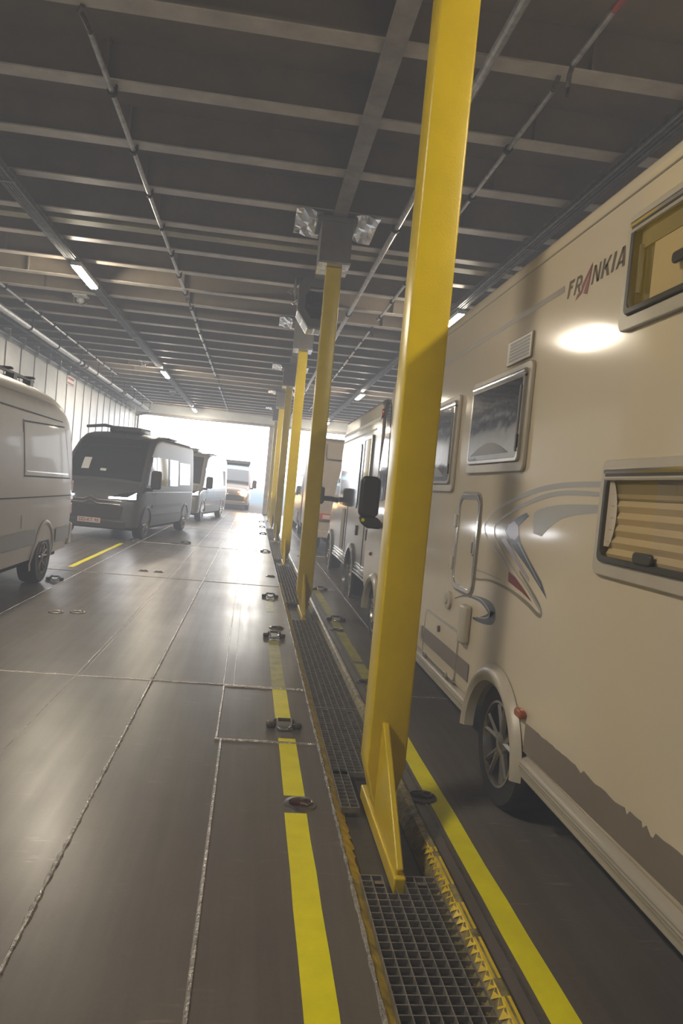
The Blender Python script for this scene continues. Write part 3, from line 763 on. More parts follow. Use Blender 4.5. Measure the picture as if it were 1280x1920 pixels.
# ------------------------------------------------------------------ pale panel van on the left
SST = [(0, .7, .75), (.05, .95, .9), (.2, 1.08, .97), (.6, 1.22, .99), (.9, 1.35, .99), (1.5, 2.0, .99), (1.9, 2.42, .99), (2.3, 2.56, .99), (2.8, 2.60, .99), (5.6, 2.60, .99), (6.1, 2.58, .985), (6.45, 2.53, .975), (6.66, 2.44, .965), (6.80, 2.28, .955), (6.86, 2.1, .945), (6.90, 1.9, .93)]
t = thing('panel_van', 'pale grey-white panel van cut off by the left edge, rear wheel and roof bars showing', 'van', (-3.70, 4.5, 0))
S = Body(SST, z0=.33, tum=.13, rad=.30, crown=.05, belt=1.2)
o = S.mb().build('body', 'van_white', t, False)
cs = [MB().lathe([(.43, -.2), (.43, .2)], (s * .95, yc, .37), 'x', 28).build('cutter', 'under', None, False) for s in (-1, 1) for yc in (1.1, 5.42)]
cut(o, cs)
for s in (-1, 1):
    for yc in (1.1, 5.42):
        wheel(t, (s * .985, yc, .345), .345, .23, s, 'dark_steel', False, .6)
        S.arch(s, yc, .42, .37, .06).build('wheel_arch', 'van_white', t, False)
    S.patch(s, [(1.6, .57), (4.95, .57), (4.95, .75), (1.6, .75)], .014, 12, 3).build('rubbing_strip', 'van_strip', t, False)
    S.patch(s, [(5.92, .50), (6.74, .50), (6.74, .70), (5.92, .70)], .014, 5, 3).build('rubbing_strip', 'van_strip', t, False)
    S.patch(s, [(4.42, 1.44), (6.55, 1.42), (6.30, 2.12), (4.42, 2.06)], .006, 10, 8).build('window_panel', 'van_white', t, False)
    for q in ([(4.40, 1.42), (6.60, 1.40), (6.60, 1.416), (4.40, 1.436)], [(4.40, 2.07), (6.30, 2.13), (6.28, 2.15), (4.40, 2.09)], [(2.4, 2.2), (6.2, 2.2), (6.2, 2.215), (2.4, 2.215)], [(2.0, 1.17), (6.80, 1.15), (6.80, 1.165), (2.0, 1.185)], [(4.38, .8), (4.396, .8), (4.396, 2.1), (4.38, 2.1)], [(6.58, 1.4), (6.60, 1.4), (6.34, 2.12), (6.32, 2.12)]):
        S.patch(s, q, .008, 12, 1).build('panel_groove', 'rubber', t, False)
    S.patch(s, [(4.46, 1.48), (6.45, 1.46), (6.45, 1.475), (4.46, 1.495)], .012, 10, 1).build('panel_edge', 'chrome', t, False)
    S.patch(s, [(2.6, 2.38), (6.1, 2.42), (6.1, 2.45), (2.6, 2.41)], .012, 16, 1).build('roof_gutter', 'van_white', t, False)
    S.patch(s, [(6.62, 1.10), (6.80, 1.10), (6.80, 1.16), (6.62, 1.16)], .03, 2, 2).build('door_hinge', 'chrome', t, False)
    for z0 in (.86, 1.20):
        MB().box(min(s * .84, s * .95), max(s * .84, s * .95), 6.82, 6.93, z0, z0 + .18).build('tail_lamp', 'red_lens', t, False, bevel=.015)
    MB().prism([(6.75, .40), (6.95, .40), (6.98, .72), (6.88, .75)], 'x', min(s * .7, s * .97), max(s * .7, s * .97)).build('rear_bumper', 'van_white', t, False, bevel=.03)
    rr = MB().box(min(s * .64, s * .69), max(s * .64, s * .69), 2.6, 5.5, 2.645, 2.675)
    for k in range(5): rr.box(min(s * .60, s * .70), max(s * .60, s * .70), 2.7 + .65 * k, 2.82 + .65 * k, 2.58, 2.655)
    rr.build('roof_rail', 'black_pl', t, False)
for k in range(4): MB().box(-.75, .75, 2.7 + .85 * k, 2.78 + .85 * k, 2.672, 2.70).build('roof_bar', 'rubber', t, False, bevel=.01)
MB().box(-.8, .8, .5, 6.7, .25, .36).build('underbody', 'under', t, False)

# ------------------------------------------------------------------ cream motorhome, right foreground
RX, RW = 1.38, 2.28
t = thing('motorhome', 'large cream motorhome with grey swoosh decals and chrome-framed windows, right foreground', 'motorhome', (RX + RW / 2, 4.8, 0))
def arcpts(yc, r, z0, zc, n=14):
    a0 = math.asin(max(-1, min(1, (z0 - zc) / r)))
    return [(yc + r * math.cos(a0 + (PI - 2 * a0) * k / n), zc + r * math.sin(a0 + (PI - 2 * a0) * k / n)) for k in range(n + 1)]
zb = .40
prof = [(1.0, 2.97), (1.0, zb)]
for yc in (3.69, 7.68): prof += list(reversed(arcpts(yc, .425, zb, .22)))
prof += [(8.3, zb), (8.5, .55), (8.56, .9), (8.5, 1.2), (8.25, 1.35), (7.95, 2.05), (7.7, 2.72), (7.35, 2.97)]
body = MB().prism(prof, 'x', RX, RX + RW)
# soften the front corners in plan
body.build('body', 'rvw', t, bevel=.075, seg=5, ang=30)
MB().box(RX + .3, RX + RW - .3, 1.2, 8.2, .22, .42).build('underbody', 'under', t)
MB().box(RX + .26, RX + .28, 3.2, 4.25, .2, .75).box(RX + .26, RX + .28, 7.2, 8.2, .2, .75).build('wheel_well', 'under', t, smooth=0)
MB().box(RX - .002, RX + .002, 1.0, 7.3, 2.862, 2.871).build('roof_seam', 'dec_grey', t, smooth=0)
# windscreen and front corner (faces away)
MB().prism([(7.92, 2.0), (7.70, 2.62), (7.60, 2.55), (7.45, 1.55), (8.12, 1.5)], 'x', RX - .006, RX + .01).build('cab_window', 'glass_dark', t)
# windows
def rv_window(y0, y1, z0, z1, m, blind=False, fr=.055, out=True):
    o_, i_ = rrect(y0, y1, z0, z1, .035), rrect(y0 + fr, y1 - fr, z0 + fr, z1 - fr * .8, .025)
    f = ring_mb(o_, i_, 'x', RX - .022, RX).build('window_frame', 'rvtrim', t, bevel=.006)
    w0 = [y0 + fr, y1 - fr, z0 + fr, z1 - fr * .8]
    def sub(mb, nm, mm, **k):
        ob = mb.build(nm, mm, f, False, **k); off = WL['motorhome']
        for v in ob.data.vertices: v.co -= off
        return ob
    sub(ring_mb(rrect(*w0[:2], *w0[2:], .025), rrect(w0[0] + .022, w0[1] - .022, w0[2] + .022, w0[3] - .03, .03), 'x', RX - .036, RX - .004), 'pane_frame', 'chrome' if not blind else 'seal', bevel=.004)
    sub(MB().tube([(RX - .03, w0[0], w0[3] - .004), (RX - .03, w0[1], w0[3] - .004)], .012), 'top_rail', 'chrome')
    sub(MB().tube([(RX - .03, w0[0], w0[3] - .03), (RX - .03, w0[1], w0[3] - .03)], .009), 'top_rail', 'rvtrim')
    g = rrect(w0[0] + .02, w0[1] - .02, w0[2] + .02, w0[3] - .03, .03)
    sub(MB().face([(RX - .033, a, b) for a, b in g]) if blind else MB().prism(g, 'x', RX - .034, RX - .030), 'glass', m, smooth=20)
    if blind:
        bl = MB(); n = int((w0[3] - .10 - w0[2]) / .022); pts = []
        for k in range(n + 1):
            z = w0[2] + .012 + (w0[3] - .10 - w0[2]) * k / n
            pts.append((RX - .010 - (.012 if k % 2 else 0), z))
        bl.prism(pts + [(RX - .003, w0[3] - .09), (RX - .003, w0[2] + .01)], 'y', w0[0] + .05, w0[1] - .05) if blind == 1 else bl.box(RX - .010, RX - .003, w0[0] + .05, w0[1] - .14, w0[2] + .02, w0[3] - .11)
        sub(bl, 'blind', 'blind', smooth=0)
        sub(MB().box(RX - .014, RX - .003, w0[0] + .03, w0[1] - .05, w0[3] - .11, w0[3] - .03), 'blind_cassette', 'blind_dark', smooth=0)
    return f, sub, w0
f, sub, w = rv_window(1.25, 2.735, 1.366, 1.815, 'glass_tan', 1)
sub(MB().box(RX - .004, RX - .001, w[0], w[1], w[2], w[3]), 'backing', 'seal', smooth=0)
sub(MB().grid(lambda u, v: (RX - .024 + .003 * math.sin(PI * u), w[1] - .028 - (.075 * math.sin(PI * (.12 + .8 * v)) ** .6) * u, w[2] + .06 + (w[3] - w[2] - .10) * v), 6, 10), 'silver_film', 'foilfilm')
sub(MB().prism(rrect(2.28, 2.40, w[2] + .02, w[2] + .06, .015), 'x', RX - .046, RX - .03), 'latch', 'seal', bevel=.006)
sub(MB().prism(rrect(1.55, 1.67, w[2] + .02, w[2] + .06, .015), 'x', RX - .046, RX - .03), 'latch', 'seal', bevel=.006)
f, sub, w = rv_window(1.45, 2.735, 2.312, 2.76, 'glass_tan', 2)
sub(MB().box(RX - .004, RX - .001, w[0], w[1], w[2], w[3]), 'backing', 'seal', smooth=0)
sub(MB().tube([(RX - .022, w[1] - .075, w[2] + .07), (RX - .022, w[1] - .07, w[3] - .10)], .010), 'stay', 'chrome')
sub(MB().prism(rrect(2.27, 2.36, w[2] + .10, w[2] + .14, .015), 'x', RX - .046, RX - .03), 'latch', 'seal', bevel=.006)
for y0, y1, z0, z1 in ((3.60, 4.60, 1.785, 2.363), (4.895, 5.75, 1.662, 2.340)):
    f, sub, w = rv_window(y0, y1, z0, z1, 'glass_dark')
    sub(MB().box(RX - .044, RX - .034, w[0] + .012, w[0] + .03, w[2] + .07, w[2] + .14), 'latch', 'seal')
    sub(MB().tube([(RX - .038, w[0] + .03, w[2] + .05), (RX - .038, w[0] + .03, w[3] - .08)], .007), 'stay', 'chrome')
    sub(MB().prism([(w[0] + .14, w[2] + .05)] + [(w[0] + .14 + (w[1] - w[0] - .2) * k / 10, w[2] + .05 + .07 * math.sin(PI * k / 10)) for k in range(1, 10)] + [(w[1] - .06, w[2] + .05)], 'x', RX - .0352, RX - .0343), 'inner_shade', 'shade_grey')
# vent
v_ = MB().box(RX - .012, RX, 3.672, 4.036, 2.388, 2.526).build('vent', 'rvtrim', t, bevel=.006)
def subw(mb, nm, mm, par, **k):
    ob = mb.build(nm, mm, par, False, **k); off = WL['motorhome']
    for q in ob.data.vertices: q.co -= off
    return ob
sl = MB()
for k in range(6): sl.box(RX - .0128, RX - .011, 3.70, 3.995, 2.404 + .0185 * k, 2.417 + .0185 * k)
subw(sl, 'slots', 'seal', v_, smooth=0)
# service door
d_ = ring_mb(rrect(4.25, 4.70, 1.03, 1.655, .09, 5), rrect(4.283, 4.667, 1.063, 1.622, .065, 5), 'x', RX - .014, RX).build('service_door', 'chrome', t, bevel=.005)
subw(MB().prism(rrect(4.283, 4.667, 1.063, 1.622, .065, 5), 'x', RX - .006, RX - .001), 'door_panel', 'rvw', d_)
subw(ring_mb(rrect(4.235, 4.715, 1.015, 1.670, .10, 5), rrect(4.25, 4.70, 1.03, 1.655, .09, 5), 'x', RX - .004, RX), 'door_seal', 'dec_grey', d_)
subw(MB().prism(rrect(4.285, 4.345, 1.275, 1.395, .02), 'x', RX - .018, RX - .004), 'handle', 'rvtrim', d_, bevel=.005)
subw(MB().prism(rrect(4.298, 4.322, 1.288, 1.36, .008), 'x', RX - .0195, RX - .017), 'handle_recess', 'seal', d_)
for z in (1.47, 1.19): subw(MB().box(RX - .024, RX - .004, 4.70, 4.745, z - .045, z + .045), 'hinge', 'rvtrim', d_, bevel=.005)
# filler cap and tall handle
MB().lathe([(.062, 0), (.062, -.018), (.045, -.026), (.028, -.024), (.026, -.034), (0, -.034)], (RX, 4.73, .932), 'x', 24).build('filler_cap', 'rvtrim', t)
MB().box(RX - .055, RX, 4.225, 4.335, .735, .975).build('entry_handle', 'rvtrim', t, bevel=.02)
# gas locker hatch
k_ = ring_mb(rrect(4.43, 5.32, .43, .775, .06), rrect(4.448, 5.302, .448, .757, .045), 'x', RX - .008, RX).build('locker_hatch', 'chrome', t)
subw(MB().prism(rrect(4.448, 5.302, .448, .757, .045), 'x', RX - .005, RX - .001), 'hatch_panel', 'rvw', k_)
subw(MB().lathe([(.024, 0), (.022, -.018), (0, -.02)], (RX, 4.90, .70), 'x', 16), 'lock', 'steel', k_)
for yy in (4.62, 5.2): subw(MB().box(RX - .02, RX - .002, yy - .03, yy + .03, .425, .465), 'hinge', 'chrome', k_, bevel=.004)
# lower grey band with torn upper edge
up = [(3.26, .580), (3.072, .583), (2.80, .588), (2.734, .591), (2.70, .582), (2.680, .572), (2.655, .592), (2.60, .588), (2.565, .580), (2.514, .590), (2.44, .585), (2.376, .583), (2.343, .593), (2.325, .574), (2.305, .592), (2.27, .590), (2.233, .595), (2.224, .572), (2.202, .594), (2.176, .572), (2.158, .575), (2.146, .592), (2.10, .593), (1.997, .599), (1.0, .610)]
random.seed(5); ups = []
for a, b in zip(up[:-1], up[1:]):
    n = max(1, int((a[0] - b[0]) / .03))
    for k in range(n): q = k / n; ups.append((a[0] + (b[0] - a[0]) * q, a[1] + (b[1] - a[1]) * q + (random.uniform(-.003, .003) if b[0] > 1.6 else 0)))
ups.append(up[-1])
MB().prism(ups + [(1.0, .470), (3.26, .446)], 'x', RX - .0022, RX - .0005).build('lower_band', 'rvgrey', t, smooth=0)
MB().prism([(5.40, .63), (4.18, .63), (4.18, .52), (5.40, .52)], 'x', RX - .0062, RX - .0052).build('lower_band', 'rvgrey', t, smooth=0)
# skirt rail
sk = [(RX - .001, .412), (RX - .012, .402), (RX - .017, .37), (RX - .013, .362), (RX - .012, .332), (RX + .03, .308), (RX + .05, .42)]
for a, b in ((1.0, 3.29), (4.15, 7.2)):
    MB().prism(sk, 'y', a, b).build('side_skirt', 'rvskirt', t, bevel=.006)
    MB().box(RX - .0175, RX - .012, a, b, .376, .379).box(RX - .0155, RX - .01, a, b, .390, .392).build('skirt_rib', 'dec_grey', t, smooth=0)
# wheel arch trims
def arch_trim(yc):
    mb = MB(); zc, ro, ri, hh = .25, .545, .395, .48
    def fn(u, v):
        a = -.0 + PI * u; e = .62 if False else 1.
        ca, sa = math.cos(a), math.sin(a)
        ca_, sa_ = ca, sa
        ro_, ri_ = (.452, .452), (.375, .345)
        ry = ro_[0] + (ri_[0] - ro_[0]) * v; rz = ro_[1] + (ri_[1] - ro_[1]) * v
        bul = -.005 - .045 * math.sin(PI * min(1, v * 1.25) * .8) if v < .999 else .02
        return (RX + bul, yc + ry * ca_, .295 + rz * sa_)
    mb.grid(fn, 30, 8)
    return mb.build('wheel_arch', 'rvtrim', t, smooth=50)
arch_trim(3.69); arch_trim(7.68)
wheel(t, (1.412, 3.68, .33), .335, .24, -1); wheel(t, (1.412, 7.68, .33), .335, .24, -1)
MB().prism(rrect(3.255, 3.345, .592, .636, .02), 'x', RX - .035, RX).build('side_marker', 'amber', t, bevel=.012)
MB().prism(rrect(8.02, 8.10, .90, .94, .015), 'x', RX - .02, RX).build('side_marker', 'amber', t, bevel=.008)
mr = MB().prism(rrect(1.05, 1.25, 1.36, 1.77, .06, 4), 'y', 7.05, 7.17).build('mirror', 'black_pl', t, bevel=.03)
subw(MB().prism([(1.06, 1.37), (1.09, 1.29), (1.16, 1.25), (1.29, 1.25), (1.29, 1.33), (1.24, 1.37)], 'y', 7.07, 7.17), 'mirror_base', 'black_pl', mr, bevel=.025)
subw(MB().lathe([(.018, 0), (0, -.004)], (1.10, 7.065, 1.33), 'y', 16), 'badge', 'lane', mr)
subw(MB().tube([(1.26, 7.12, 1.30), (1.34, 7.4, 1.28), (1.40, 7.7, 1.26)], .035), 'mirror_arm', 'black_pl', mr)
# lettering and decals
def decal(name, poly, m, off=.0012, hole=None):
    if hole:
        mb = MB(); n = len(poly)
        return mb
    return MB().face([(RX - off, a, b) for a, b in poly]).build(name, m, t, smooth=0)
F_ = [(3.303, 2.590), (3.290, 2.670), (3.234, 2.669), (3.239, 2.655), (3.270, 2.655), (3.272, 2.643), (3.248, 2.643), (3.252, 2.630), (3.275, 2.630), (3.286, 2.590)]
R1 = [(3.234, 2.590), (3.211, 2.669), (3.194, 2.669), (3.217, 2.590)]
R2 = [(3.2, 2.669), (3.170, 2.668), (3.154, 2.656), (3.154, 2.630), (3.172, 2.618), (3.205, 2.618), (3.203, 2.630), (3.176, 2.632), (3.172, 2.640), (3.174, 2.654), (3.197, 2.656)]
R3 = [(3.196, 2.62), (3.178, 2.62), (3.163, 2.590), (3.182, 2.590)]
RL = [(3.209, 2.560), (3.190, 2.584), (3.154, 2.592), (3.154, 2.615), (3.061, 2.696), (3.069, 2.680), (3.142, 2.588), (3.153, 2.578)]
RR = [(3.130, 2.574), (3.062, 2.690), (3.066, 2.661), (3.089, 2.560)]
N_ = [[(3.062, 2.592), (3.043, 2.671), (3.028, 2.671), (3.046, 2.592)], [(3.043, 2.671), (3.026, 2.671), (2.990, 2.592), (3.010, 2.592)], [(3.008, 2.592), (2.994, 2.671), (2.978, 2.671), (2.990, 2.592)]]
K_ = [[(2.975, 2.593), (2.960, 2.673), (2.942, 2.673), (2.956, 2.593)], [(2.950, 2.632), (2.908, 2.673), (2.888, 2.673), (2.938, 2.620)], [(2.940, 2.640), (2.921, 2.648), (2.901, 2.592), (2.921, 2.592)]]
I_ = [[(2.887, 2.594), (2.869, 2.674), (2.849, 2.674), (2.866, 2.594)]]
A_ = [[(2.848, 2.595), (2.806, 2.674), (2.790, 2.674), (2.830, 2.595)], [(2.803, 2.674), (2.783, 2.674), (2.771, 2.592), (2.794, 2.592)], [(2.828, 2.608), (2.790, 2.608), (2.790, 2.620), (2.824, 2.620)]]
for grp in ([F_], [R1, R2, R3], N_, K_, I_, A_):
    lt = MB()
    for p in grp: lt.face([(RX - .0014, a, b) for a, b in p])
    lt.build('letter', 'dec_text', t, smooth=0)
MB().face([(RX - .0016, a, b) for a, b in RL]).face([(RX - .0016, a, b) for a, b in RR]).build('brand_mark', 'dec_red', t, smooth=0)
decal('upper_stripe', [(7.2, 2.645), (3.343, 2.666), (3.341, 2.635), (7.2, 2.615)], 'dec_grey')
def smooth_pts(P, n=6):
    out = []
    for i in range(len(P) - 1):
        p0, p1, p2, p3 = P[max(0, i - 1)], P[i], P[i + 1], P[min(len(P) - 1, i + 2)]
        for k in range(n):
            u = k / n
            out.append(tuple(.5 * (2 * p1[j] + (p2[j] - p0[j]) * u + (2 * p0[j] - 5 * p1[j] + 4 * p2[j] - p3[j]) * u * u + (3 * p1[j] - p0[j] - 3 * p2[j] + p3[j]) * u ** 3) for j in range(len(p1))))
    out.append(tuple(P[-1])); return out
def ribbon(name, P, m, off):
    """P: (y, z, width)"""
    Q = smooth_pts(P); mb = MB(); L = []
    for i, q in enumerate(Q):
        a, b = Q[max(0, i - 1)], Q[min(len(Q) - 1, i + 1)]
        d = Vector((b[0] - a[0], b[1] - a[1])); d.normalize(); nrm = Vector((-d.y, d.x)) * q[2] / 2
        L.append(((RX - off, q[0] + nrm.x, q[1] + nrm.y), (RX - off, q[0] - nrm.x, q[1] - nrm.y)))
    for i in range(len(L) - 1): mb.face([L[i][0], L[i][1], L[i + 1][1], L[i + 1][0]])
    mb.build(name, m, t, smooth=0)
ribbon('swoosh', [(2.70, 1.722, .024), (3.156, 1.714, .026), (3.523, 1.674, .026), (3.950, 1.582, .016), (4.130, 1.495, .011), (4.150, 1.448, .010), (4.055, 1.389, .010), (3.814, 1.312, .009), (3.677, 1.262, .008)], 'dec_pale', .0012)
ribbon('swoosh', [(2.70, 1.680, .018), (3.148, 1.680, .022), (3.510, 1.628, .022), (3.878, 1.530, .014), (3.980, 1.466, .010), (3.905, 1.389, .010), (3.649, 1.285, .010), (3.456, 1.218, .012), (3.240, 1.130, .016), (3.222, 1.108, .014)], 'dec_pale', .0014)
decal('swoosh_field', smooth_pts([(2.70, 1.640), (3.13, 1.628), (3.397, 1.590), (3.425, 1.541), (3.410, 1.478)], 4) + smooth_pts([(3.308, 1.470), (3.218, 1.523), (3.117, 1.562), (2.95, 1.59), (2.70, 1.610)], 4), 'dec_pale', .0010)
decal('swoosh_flame', [(3.804, 1.465), (3.780, 1.495), (3.748, 1.512), (3.65, 1.545), (3.524, 1.576), (3.489, 1.560), (3.56, 1.53), (3.626, 1.495), (3.60, 1.455), (3.557, 1.418), (3.432, 1.350), (3.253, 1.260), (3.17, 1.19), (3.417, 1.296), (3.641, 1.376), (3.74, 1.425)], 'dec_blue', .0016)
decal('swoosh_highlight', [(3.795, 1.462), (3.76, 1.500), (3.68, 1.525), (3.62, 1.50), (3.60, 1.46), (3.64, 1.425), (3.72, 1.43)], 'dec_silver', .0019)
ribbon('swoosh_line', [(3.60, 1.42, .010), (3.45, 1.34, .008), (3.25, 1.235, .004)], 'dec_pale', .0021)
decal('swoosh_blade', [(3.851, 1.412), (3.793, 1.429), (3.60, 1.345), (3.406, 1.258), (3.400, 1.237), (3.589, 1.310)], 'dec_silver', .0016)
decal('swoosh_tip', [(3.690, 1.257), (3.585, 1.237), (3.447, 1.191), (3.333, 1.147), (3.473, 1.175), (3.683, 1.203)], 'dec_red', .0018)
ribbon('swoosh', [(4.72, 1.09, .004), (4.50, 1.13, .010), (4.187, 1.146, .012), (3.978, 1.168, .014), (3.65, 1.162, .018), (3.40, 1.132, .022), (3.265, 1.104, .022), (3.218, 1.108, .020), (3.25, 1.148, .018), (3.36, 1.20, .016), (3.54, 1.276, .012)], 'dec_grey', .0013)
ribbon('swoosh', [(4.85, 1.155, .006), (4.50, 1.185, .010), (4.1, 1.200, .010), (3.8, 1.195, .006)], 'dec_pale', .0011)
ribbon('oval_emblem', [(4.62, .960, .006), (4.409, 1.012, .012), (4.123, 1.036, .030), (3.93, 1.020, .070), (3.86, .985, .085), (3.95, .948, .060), (4.10, .918, .028), (4.207, .908, .012)], 'dec_blue', .0015)
ribbon('oval_line', [(4.45, 1.018, .004), (4.123, 1.040, .008), (3.955, 1.010, .010), (3.92, .980, .010), (3.98, .950, .009), (4.15, .925, .006)], 'dec_pale', .0019)

# ------------------------------------------------------------------ second motorhome (silver, ahead)
t = thing('motorhome', 'glossy silver motorhome parked ahead of the cream one, seen left of the nearest yellow column', 'motorhome', (2.7, 12, 0))
X2 = 1.60
prof = [(9.35, 2.80), (9.30, 2.4), (9.30, .45)]
prof += list(reversed(arcpts(11.2, .44, .43, .28))) + [(13.5, .43), (13.55, 1.3), (13.55, 2.3), (13.2, 2.86), (9.5, 2.86)]
MB().prism(prof, 'x', X2, X2 + 2.2).build('body', 'silver', t, bevel=.06, seg=4)
MB().box(X2 + .25, X2 + 2., 9.5, 15.3, .25, .45).build('underbody', 'under', t)
MB().box(X2 - .004, X2, 9.5, 13.4, 2.58, 2.63).box(X2 - .004, X2, 9.75, 13.4, 2.47, 2.50).build('upper_stripe', 'pale_white', t, smooth=0)
ring_mb(rrect(9.95, 10.65, 1.72, 2.42, .05), rrect(10.0, 10.6, 1.77, 2.37, .04), 'x', X2 - .025, X2).build('window_frame', 'chrome', t)
MB().prism(rrect(10.0, 10.6, 1.77, 2.37, .04), 'x', X2 - .018, X2 - .012).build('window_pane', 'black_glass', t)
MB().prism(rrect(11.0, 13.2, 1.35, 2.35, .08), 'x', X2 - .012, X2 - .004).build('side_window', 'black_glass', t)
MB().box(X2 - .01, X2 - .002, 12.3, 12.7, .6, 1.3).build('entry_door', 'dec_grey', t, smooth=0)
MB().box(X2 - .006, X2, 10.1, 10.115, .5, 2.3).box(X2 - .006, X2, 12.05, 12.065, .5, 2.3).build('door_gap', 'seal', t, smooth=0)
for yy in (9.75, 10.75): MB().prism(rrect(yy, yy + .1, .95, 1.1, .02), 'x', X2 - .02, X2).build('door_lock', 'black_pl', t)
for a, b in ((9.35, 10.72), (11.7, 13.5)):
    m_ = MB()
    for k in range(4): m_.box(X2 - .03 + .006 * k, X2 + .02, a, b, .40 + .045 * k, .43 + .045 * k)
    m_.build('side_skirt', 'chrome', t, bevel=.005)
MB().lathe([(.52, 0), (.52, -.03), (.44, -.04), (.43, .0)], (X2, 11.2, .28), 'x', 36, True).build('wheel_arch', 'silver', t)
MB().prism(rrect(9.36, 9.46, 2.60, 2.72, .03), 'x', X2 - .02, X2 + .01).build('clearance_lamp', 'red_lens', t, bevel=.01)
MB().prism(rrect(9.6, 9.68, .86, .92, .02), 'x', X2 - .02, X2 + .01).build('side_marker', 'amber', t)
wheel(t, (X2 + .03, 11.2, .33), .33, .24, -1)
cb = Body([(0, .66, .72), (.02, .92, .86), (.16, 1.10, .96), (.38, 1.20, .99), (.66, 1.30, 1.0), (.95, 1.72, 1.0), (1.25, 2.08, 1.0), (1.55, 2.3, 1.0), (2.4, 2.35, 1.0)])
TR = Matrix.Translation((X2 + 1.06, 15.7, 0)) @ Matrix.Rotation(PI, 4, 'Z')
cb.mb().xf(TR).build('cab', 'silver', t)
cb.patch(1, [(.86, 1.30), (1.75, 1.30), (1.75, 1.98), (1.22, 1.98)]).xf(TR).build('cab_window', 'black_glass', t)
wheel(t, (X2 + .05, 14.75, .33), .33, .24, -1)
MB().lathe([(.47, 0), (.47, -.03), (.38, -.04), (.38, .0)], (X2 + .06, 14.75, .33), 'x', 30, True).build('wheel_arch', 'silver', t)
mr = MB().prism(rrect(1.16, 1.40, 1.30, 1.66, .06, 4), 'y', 14.2, 14.3).build('mirror', 'black_pl', t, bevel=.025)
ob = MB().tube([(1.36, 14.25, 1.42), (1.55, 14.3, 1.42), (1.68, 14.4, 1.40)], .05).build('mirror_arm', 'black_pl', mr, False)
for q in ob.data.vertices: q.co -= WL['motorhome.001']
# third vehicle: tan motorhome rear
t = thing('motorhome', 'tan motorhome rear with red lamp strip, seen between the second column and the silver motorhome', 'motorhome', (2.7, 20, 0))
prof = [(17.4, 2.75), (17.3, 1.2), (17.3, .45), (23, .45), (23, 2.8), (17.6, 2.84)]
MB().prism(prof, 'x', 1.58, 3.8).build('body', 'tan_body', t, bevel=.06, seg=4)
MB().prism(rrect(1.68, 2.30, 2.33, 2.72, .04), 'y', 17.30, 17.42).build('rear_window_panel', 'tan_body', t, bevel=.01)
MB().box(1.62, 3.7, 17.24, 17.32, .85, 1.02).build('tail_lamp_strip', 'stop_red', t, bevel=.01)
pl = MB().box(1.70, 2.0, 17.225, 17.245, .88, .98).build('reflector', 'plate', t)
MB().prism([(17.2, .42), (17.5, .42), (17.5, .62), (17.22, .60)], 'x', 1.56, 3.8).build('rear_bumper', 'tan_body', t, bevel=.03)
wheel(t, (1.62, 19.3, .33), .33, .24, -1)
MB().box(1.9, 3.5, 17.6, 22.8, .28, .47).build('underbody', 'under', t)
wheel(t, (1.62, 22.2, .33), .33, .24, -1)

# ------------------------------------------------------------------ light
w = bpy.data.worlds.new('sky'); SC.world = w; w.use_nodes = True
nt = w.node_tree; nt.nodes.clear()
wo = nt.nodes.new('ShaderNodeOutputWorld'); bg = nt.nodes.new('ShaderNodeBackground')
bg.inputs['Color'].default_value = (.82, .92, 1., 1); bg.inputs['Strength'].default_value = 5.6
nt.links.new(bg.outputs[0], wo.inputs[0])
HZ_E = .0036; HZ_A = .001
SUN_EL, SUN_D, SUN_E = math.radians(7.8), 160., .06
sd = bpy.data.lights.new('low_sun', 'AREA'); sd.shape = 'DISK'; sd.size = 3.; sd.energy = SUN_E * PI * SUN_D ** 2; sd.color = (1., .95, .86)
so = bpy.data.objects.new('low_sun', sd); COL.objects.link(so)
so.location = (0, SUN_D * math.cos(SUN_EL), SUN_D * math.sin(SUN_EL)); so.rotation_euler = (-(PI / 2 - SUN_EL), 0, 0)
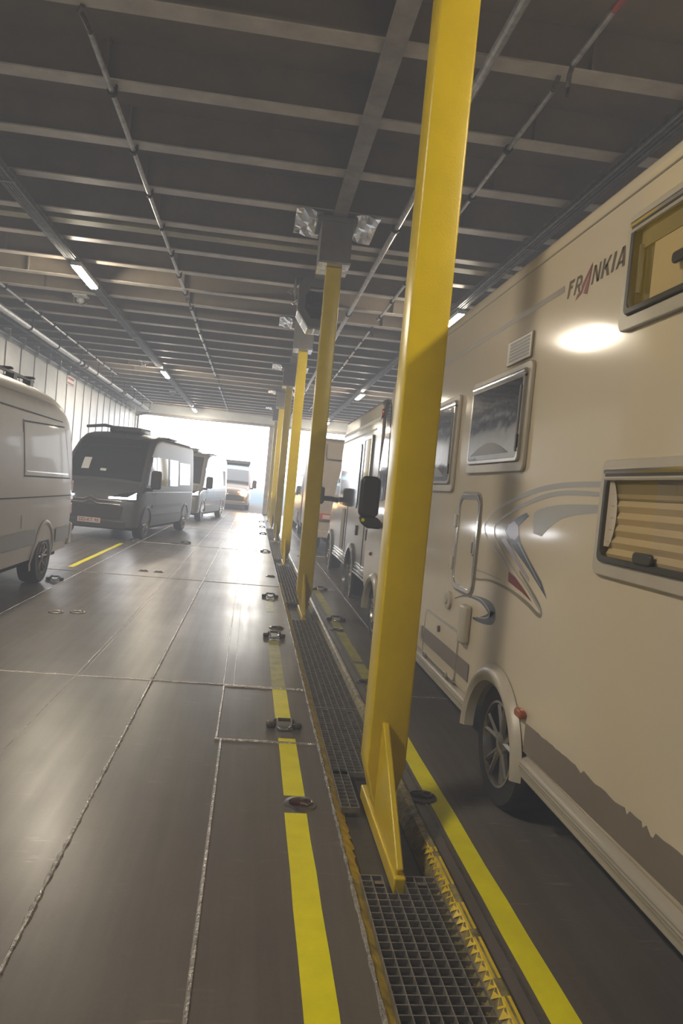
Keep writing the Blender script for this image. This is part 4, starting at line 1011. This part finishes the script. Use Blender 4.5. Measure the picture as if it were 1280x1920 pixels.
# self-lit air imitating glare and haze: faint even glow per metre, scarcely any absorption
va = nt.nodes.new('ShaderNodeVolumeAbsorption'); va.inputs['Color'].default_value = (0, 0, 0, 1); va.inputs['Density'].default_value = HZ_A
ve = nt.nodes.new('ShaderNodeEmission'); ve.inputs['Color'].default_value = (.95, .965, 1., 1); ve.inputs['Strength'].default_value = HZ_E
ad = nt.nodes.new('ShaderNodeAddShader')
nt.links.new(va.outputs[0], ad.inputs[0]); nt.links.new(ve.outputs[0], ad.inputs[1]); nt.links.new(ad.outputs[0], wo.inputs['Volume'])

# ------------------------------------------------------------------ camera
f_, cx_, cy_ = 1350.6, 611.2, 976.5
r_, a_, p_ = .0924, .1038, -.0436
c_ = Matrix(((math.cos(a_), -math.sin(a_), 0), (math.sin(a_), math.cos(a_), 0), (0, 0, 1)))
P_ = Matrix(((1, 0, 0), (0, math.cos(p_), math.sin(p_)), (0, -math.sin(p_), math.cos(p_))))
m_ = P_ @ c_
m_ = Matrix((m_[0], -m_[2], m_[1]))
R_ = Matrix(((math.cos(r_), -math.sin(r_), 0), (math.sin(r_), math.cos(r_), 0), (0, 0, 1)))
m_ = R_ @ m_
cd = bpy.data.cameras.new('camera'); cam = bpy.data.objects.new('camera', cd); COL.objects.link(cam)
rt, dn, fw = Vector(m_[0]), Vector(m_[1]), Vector(m_[2])
cam.matrix_world = Matrix(((rt.x, -dn.x, -fw.x, 0), (rt.y, -dn.y, -fw.y, 0), (rt.z, -dn.z, -fw.z, 1.6), (0, 0, 0, 1)))
cd.sensor_fit = 'VERTICAL'; cd.sensor_height = 36; cd.lens = f_ / 1920 * 36
cd.shift_x = (640 - cx_) / 1920; cd.shift_y = (cy_ - 960) / 1920
cd.clip_start = .05; cd.clip_end = 600
SC.camera = cam
SC.view_settings.view_transform = 'Standard'; SC.view_settings.look = 'None'; SC.view_settings.exposure = .46
SC.cycles.use_denoising = True
SC.cycles.use_adaptive_sampling = True; SC.cycles.adaptive_threshold = .02
SC.cycles.max_bounces = 7; SC.cycles.diffuse_bounces = 4; SC.cycles.glossy_bounces = 3; SC.cycles.transparent_max_bounces = 10
SC.cycles.sample_clamp_indirect = 8
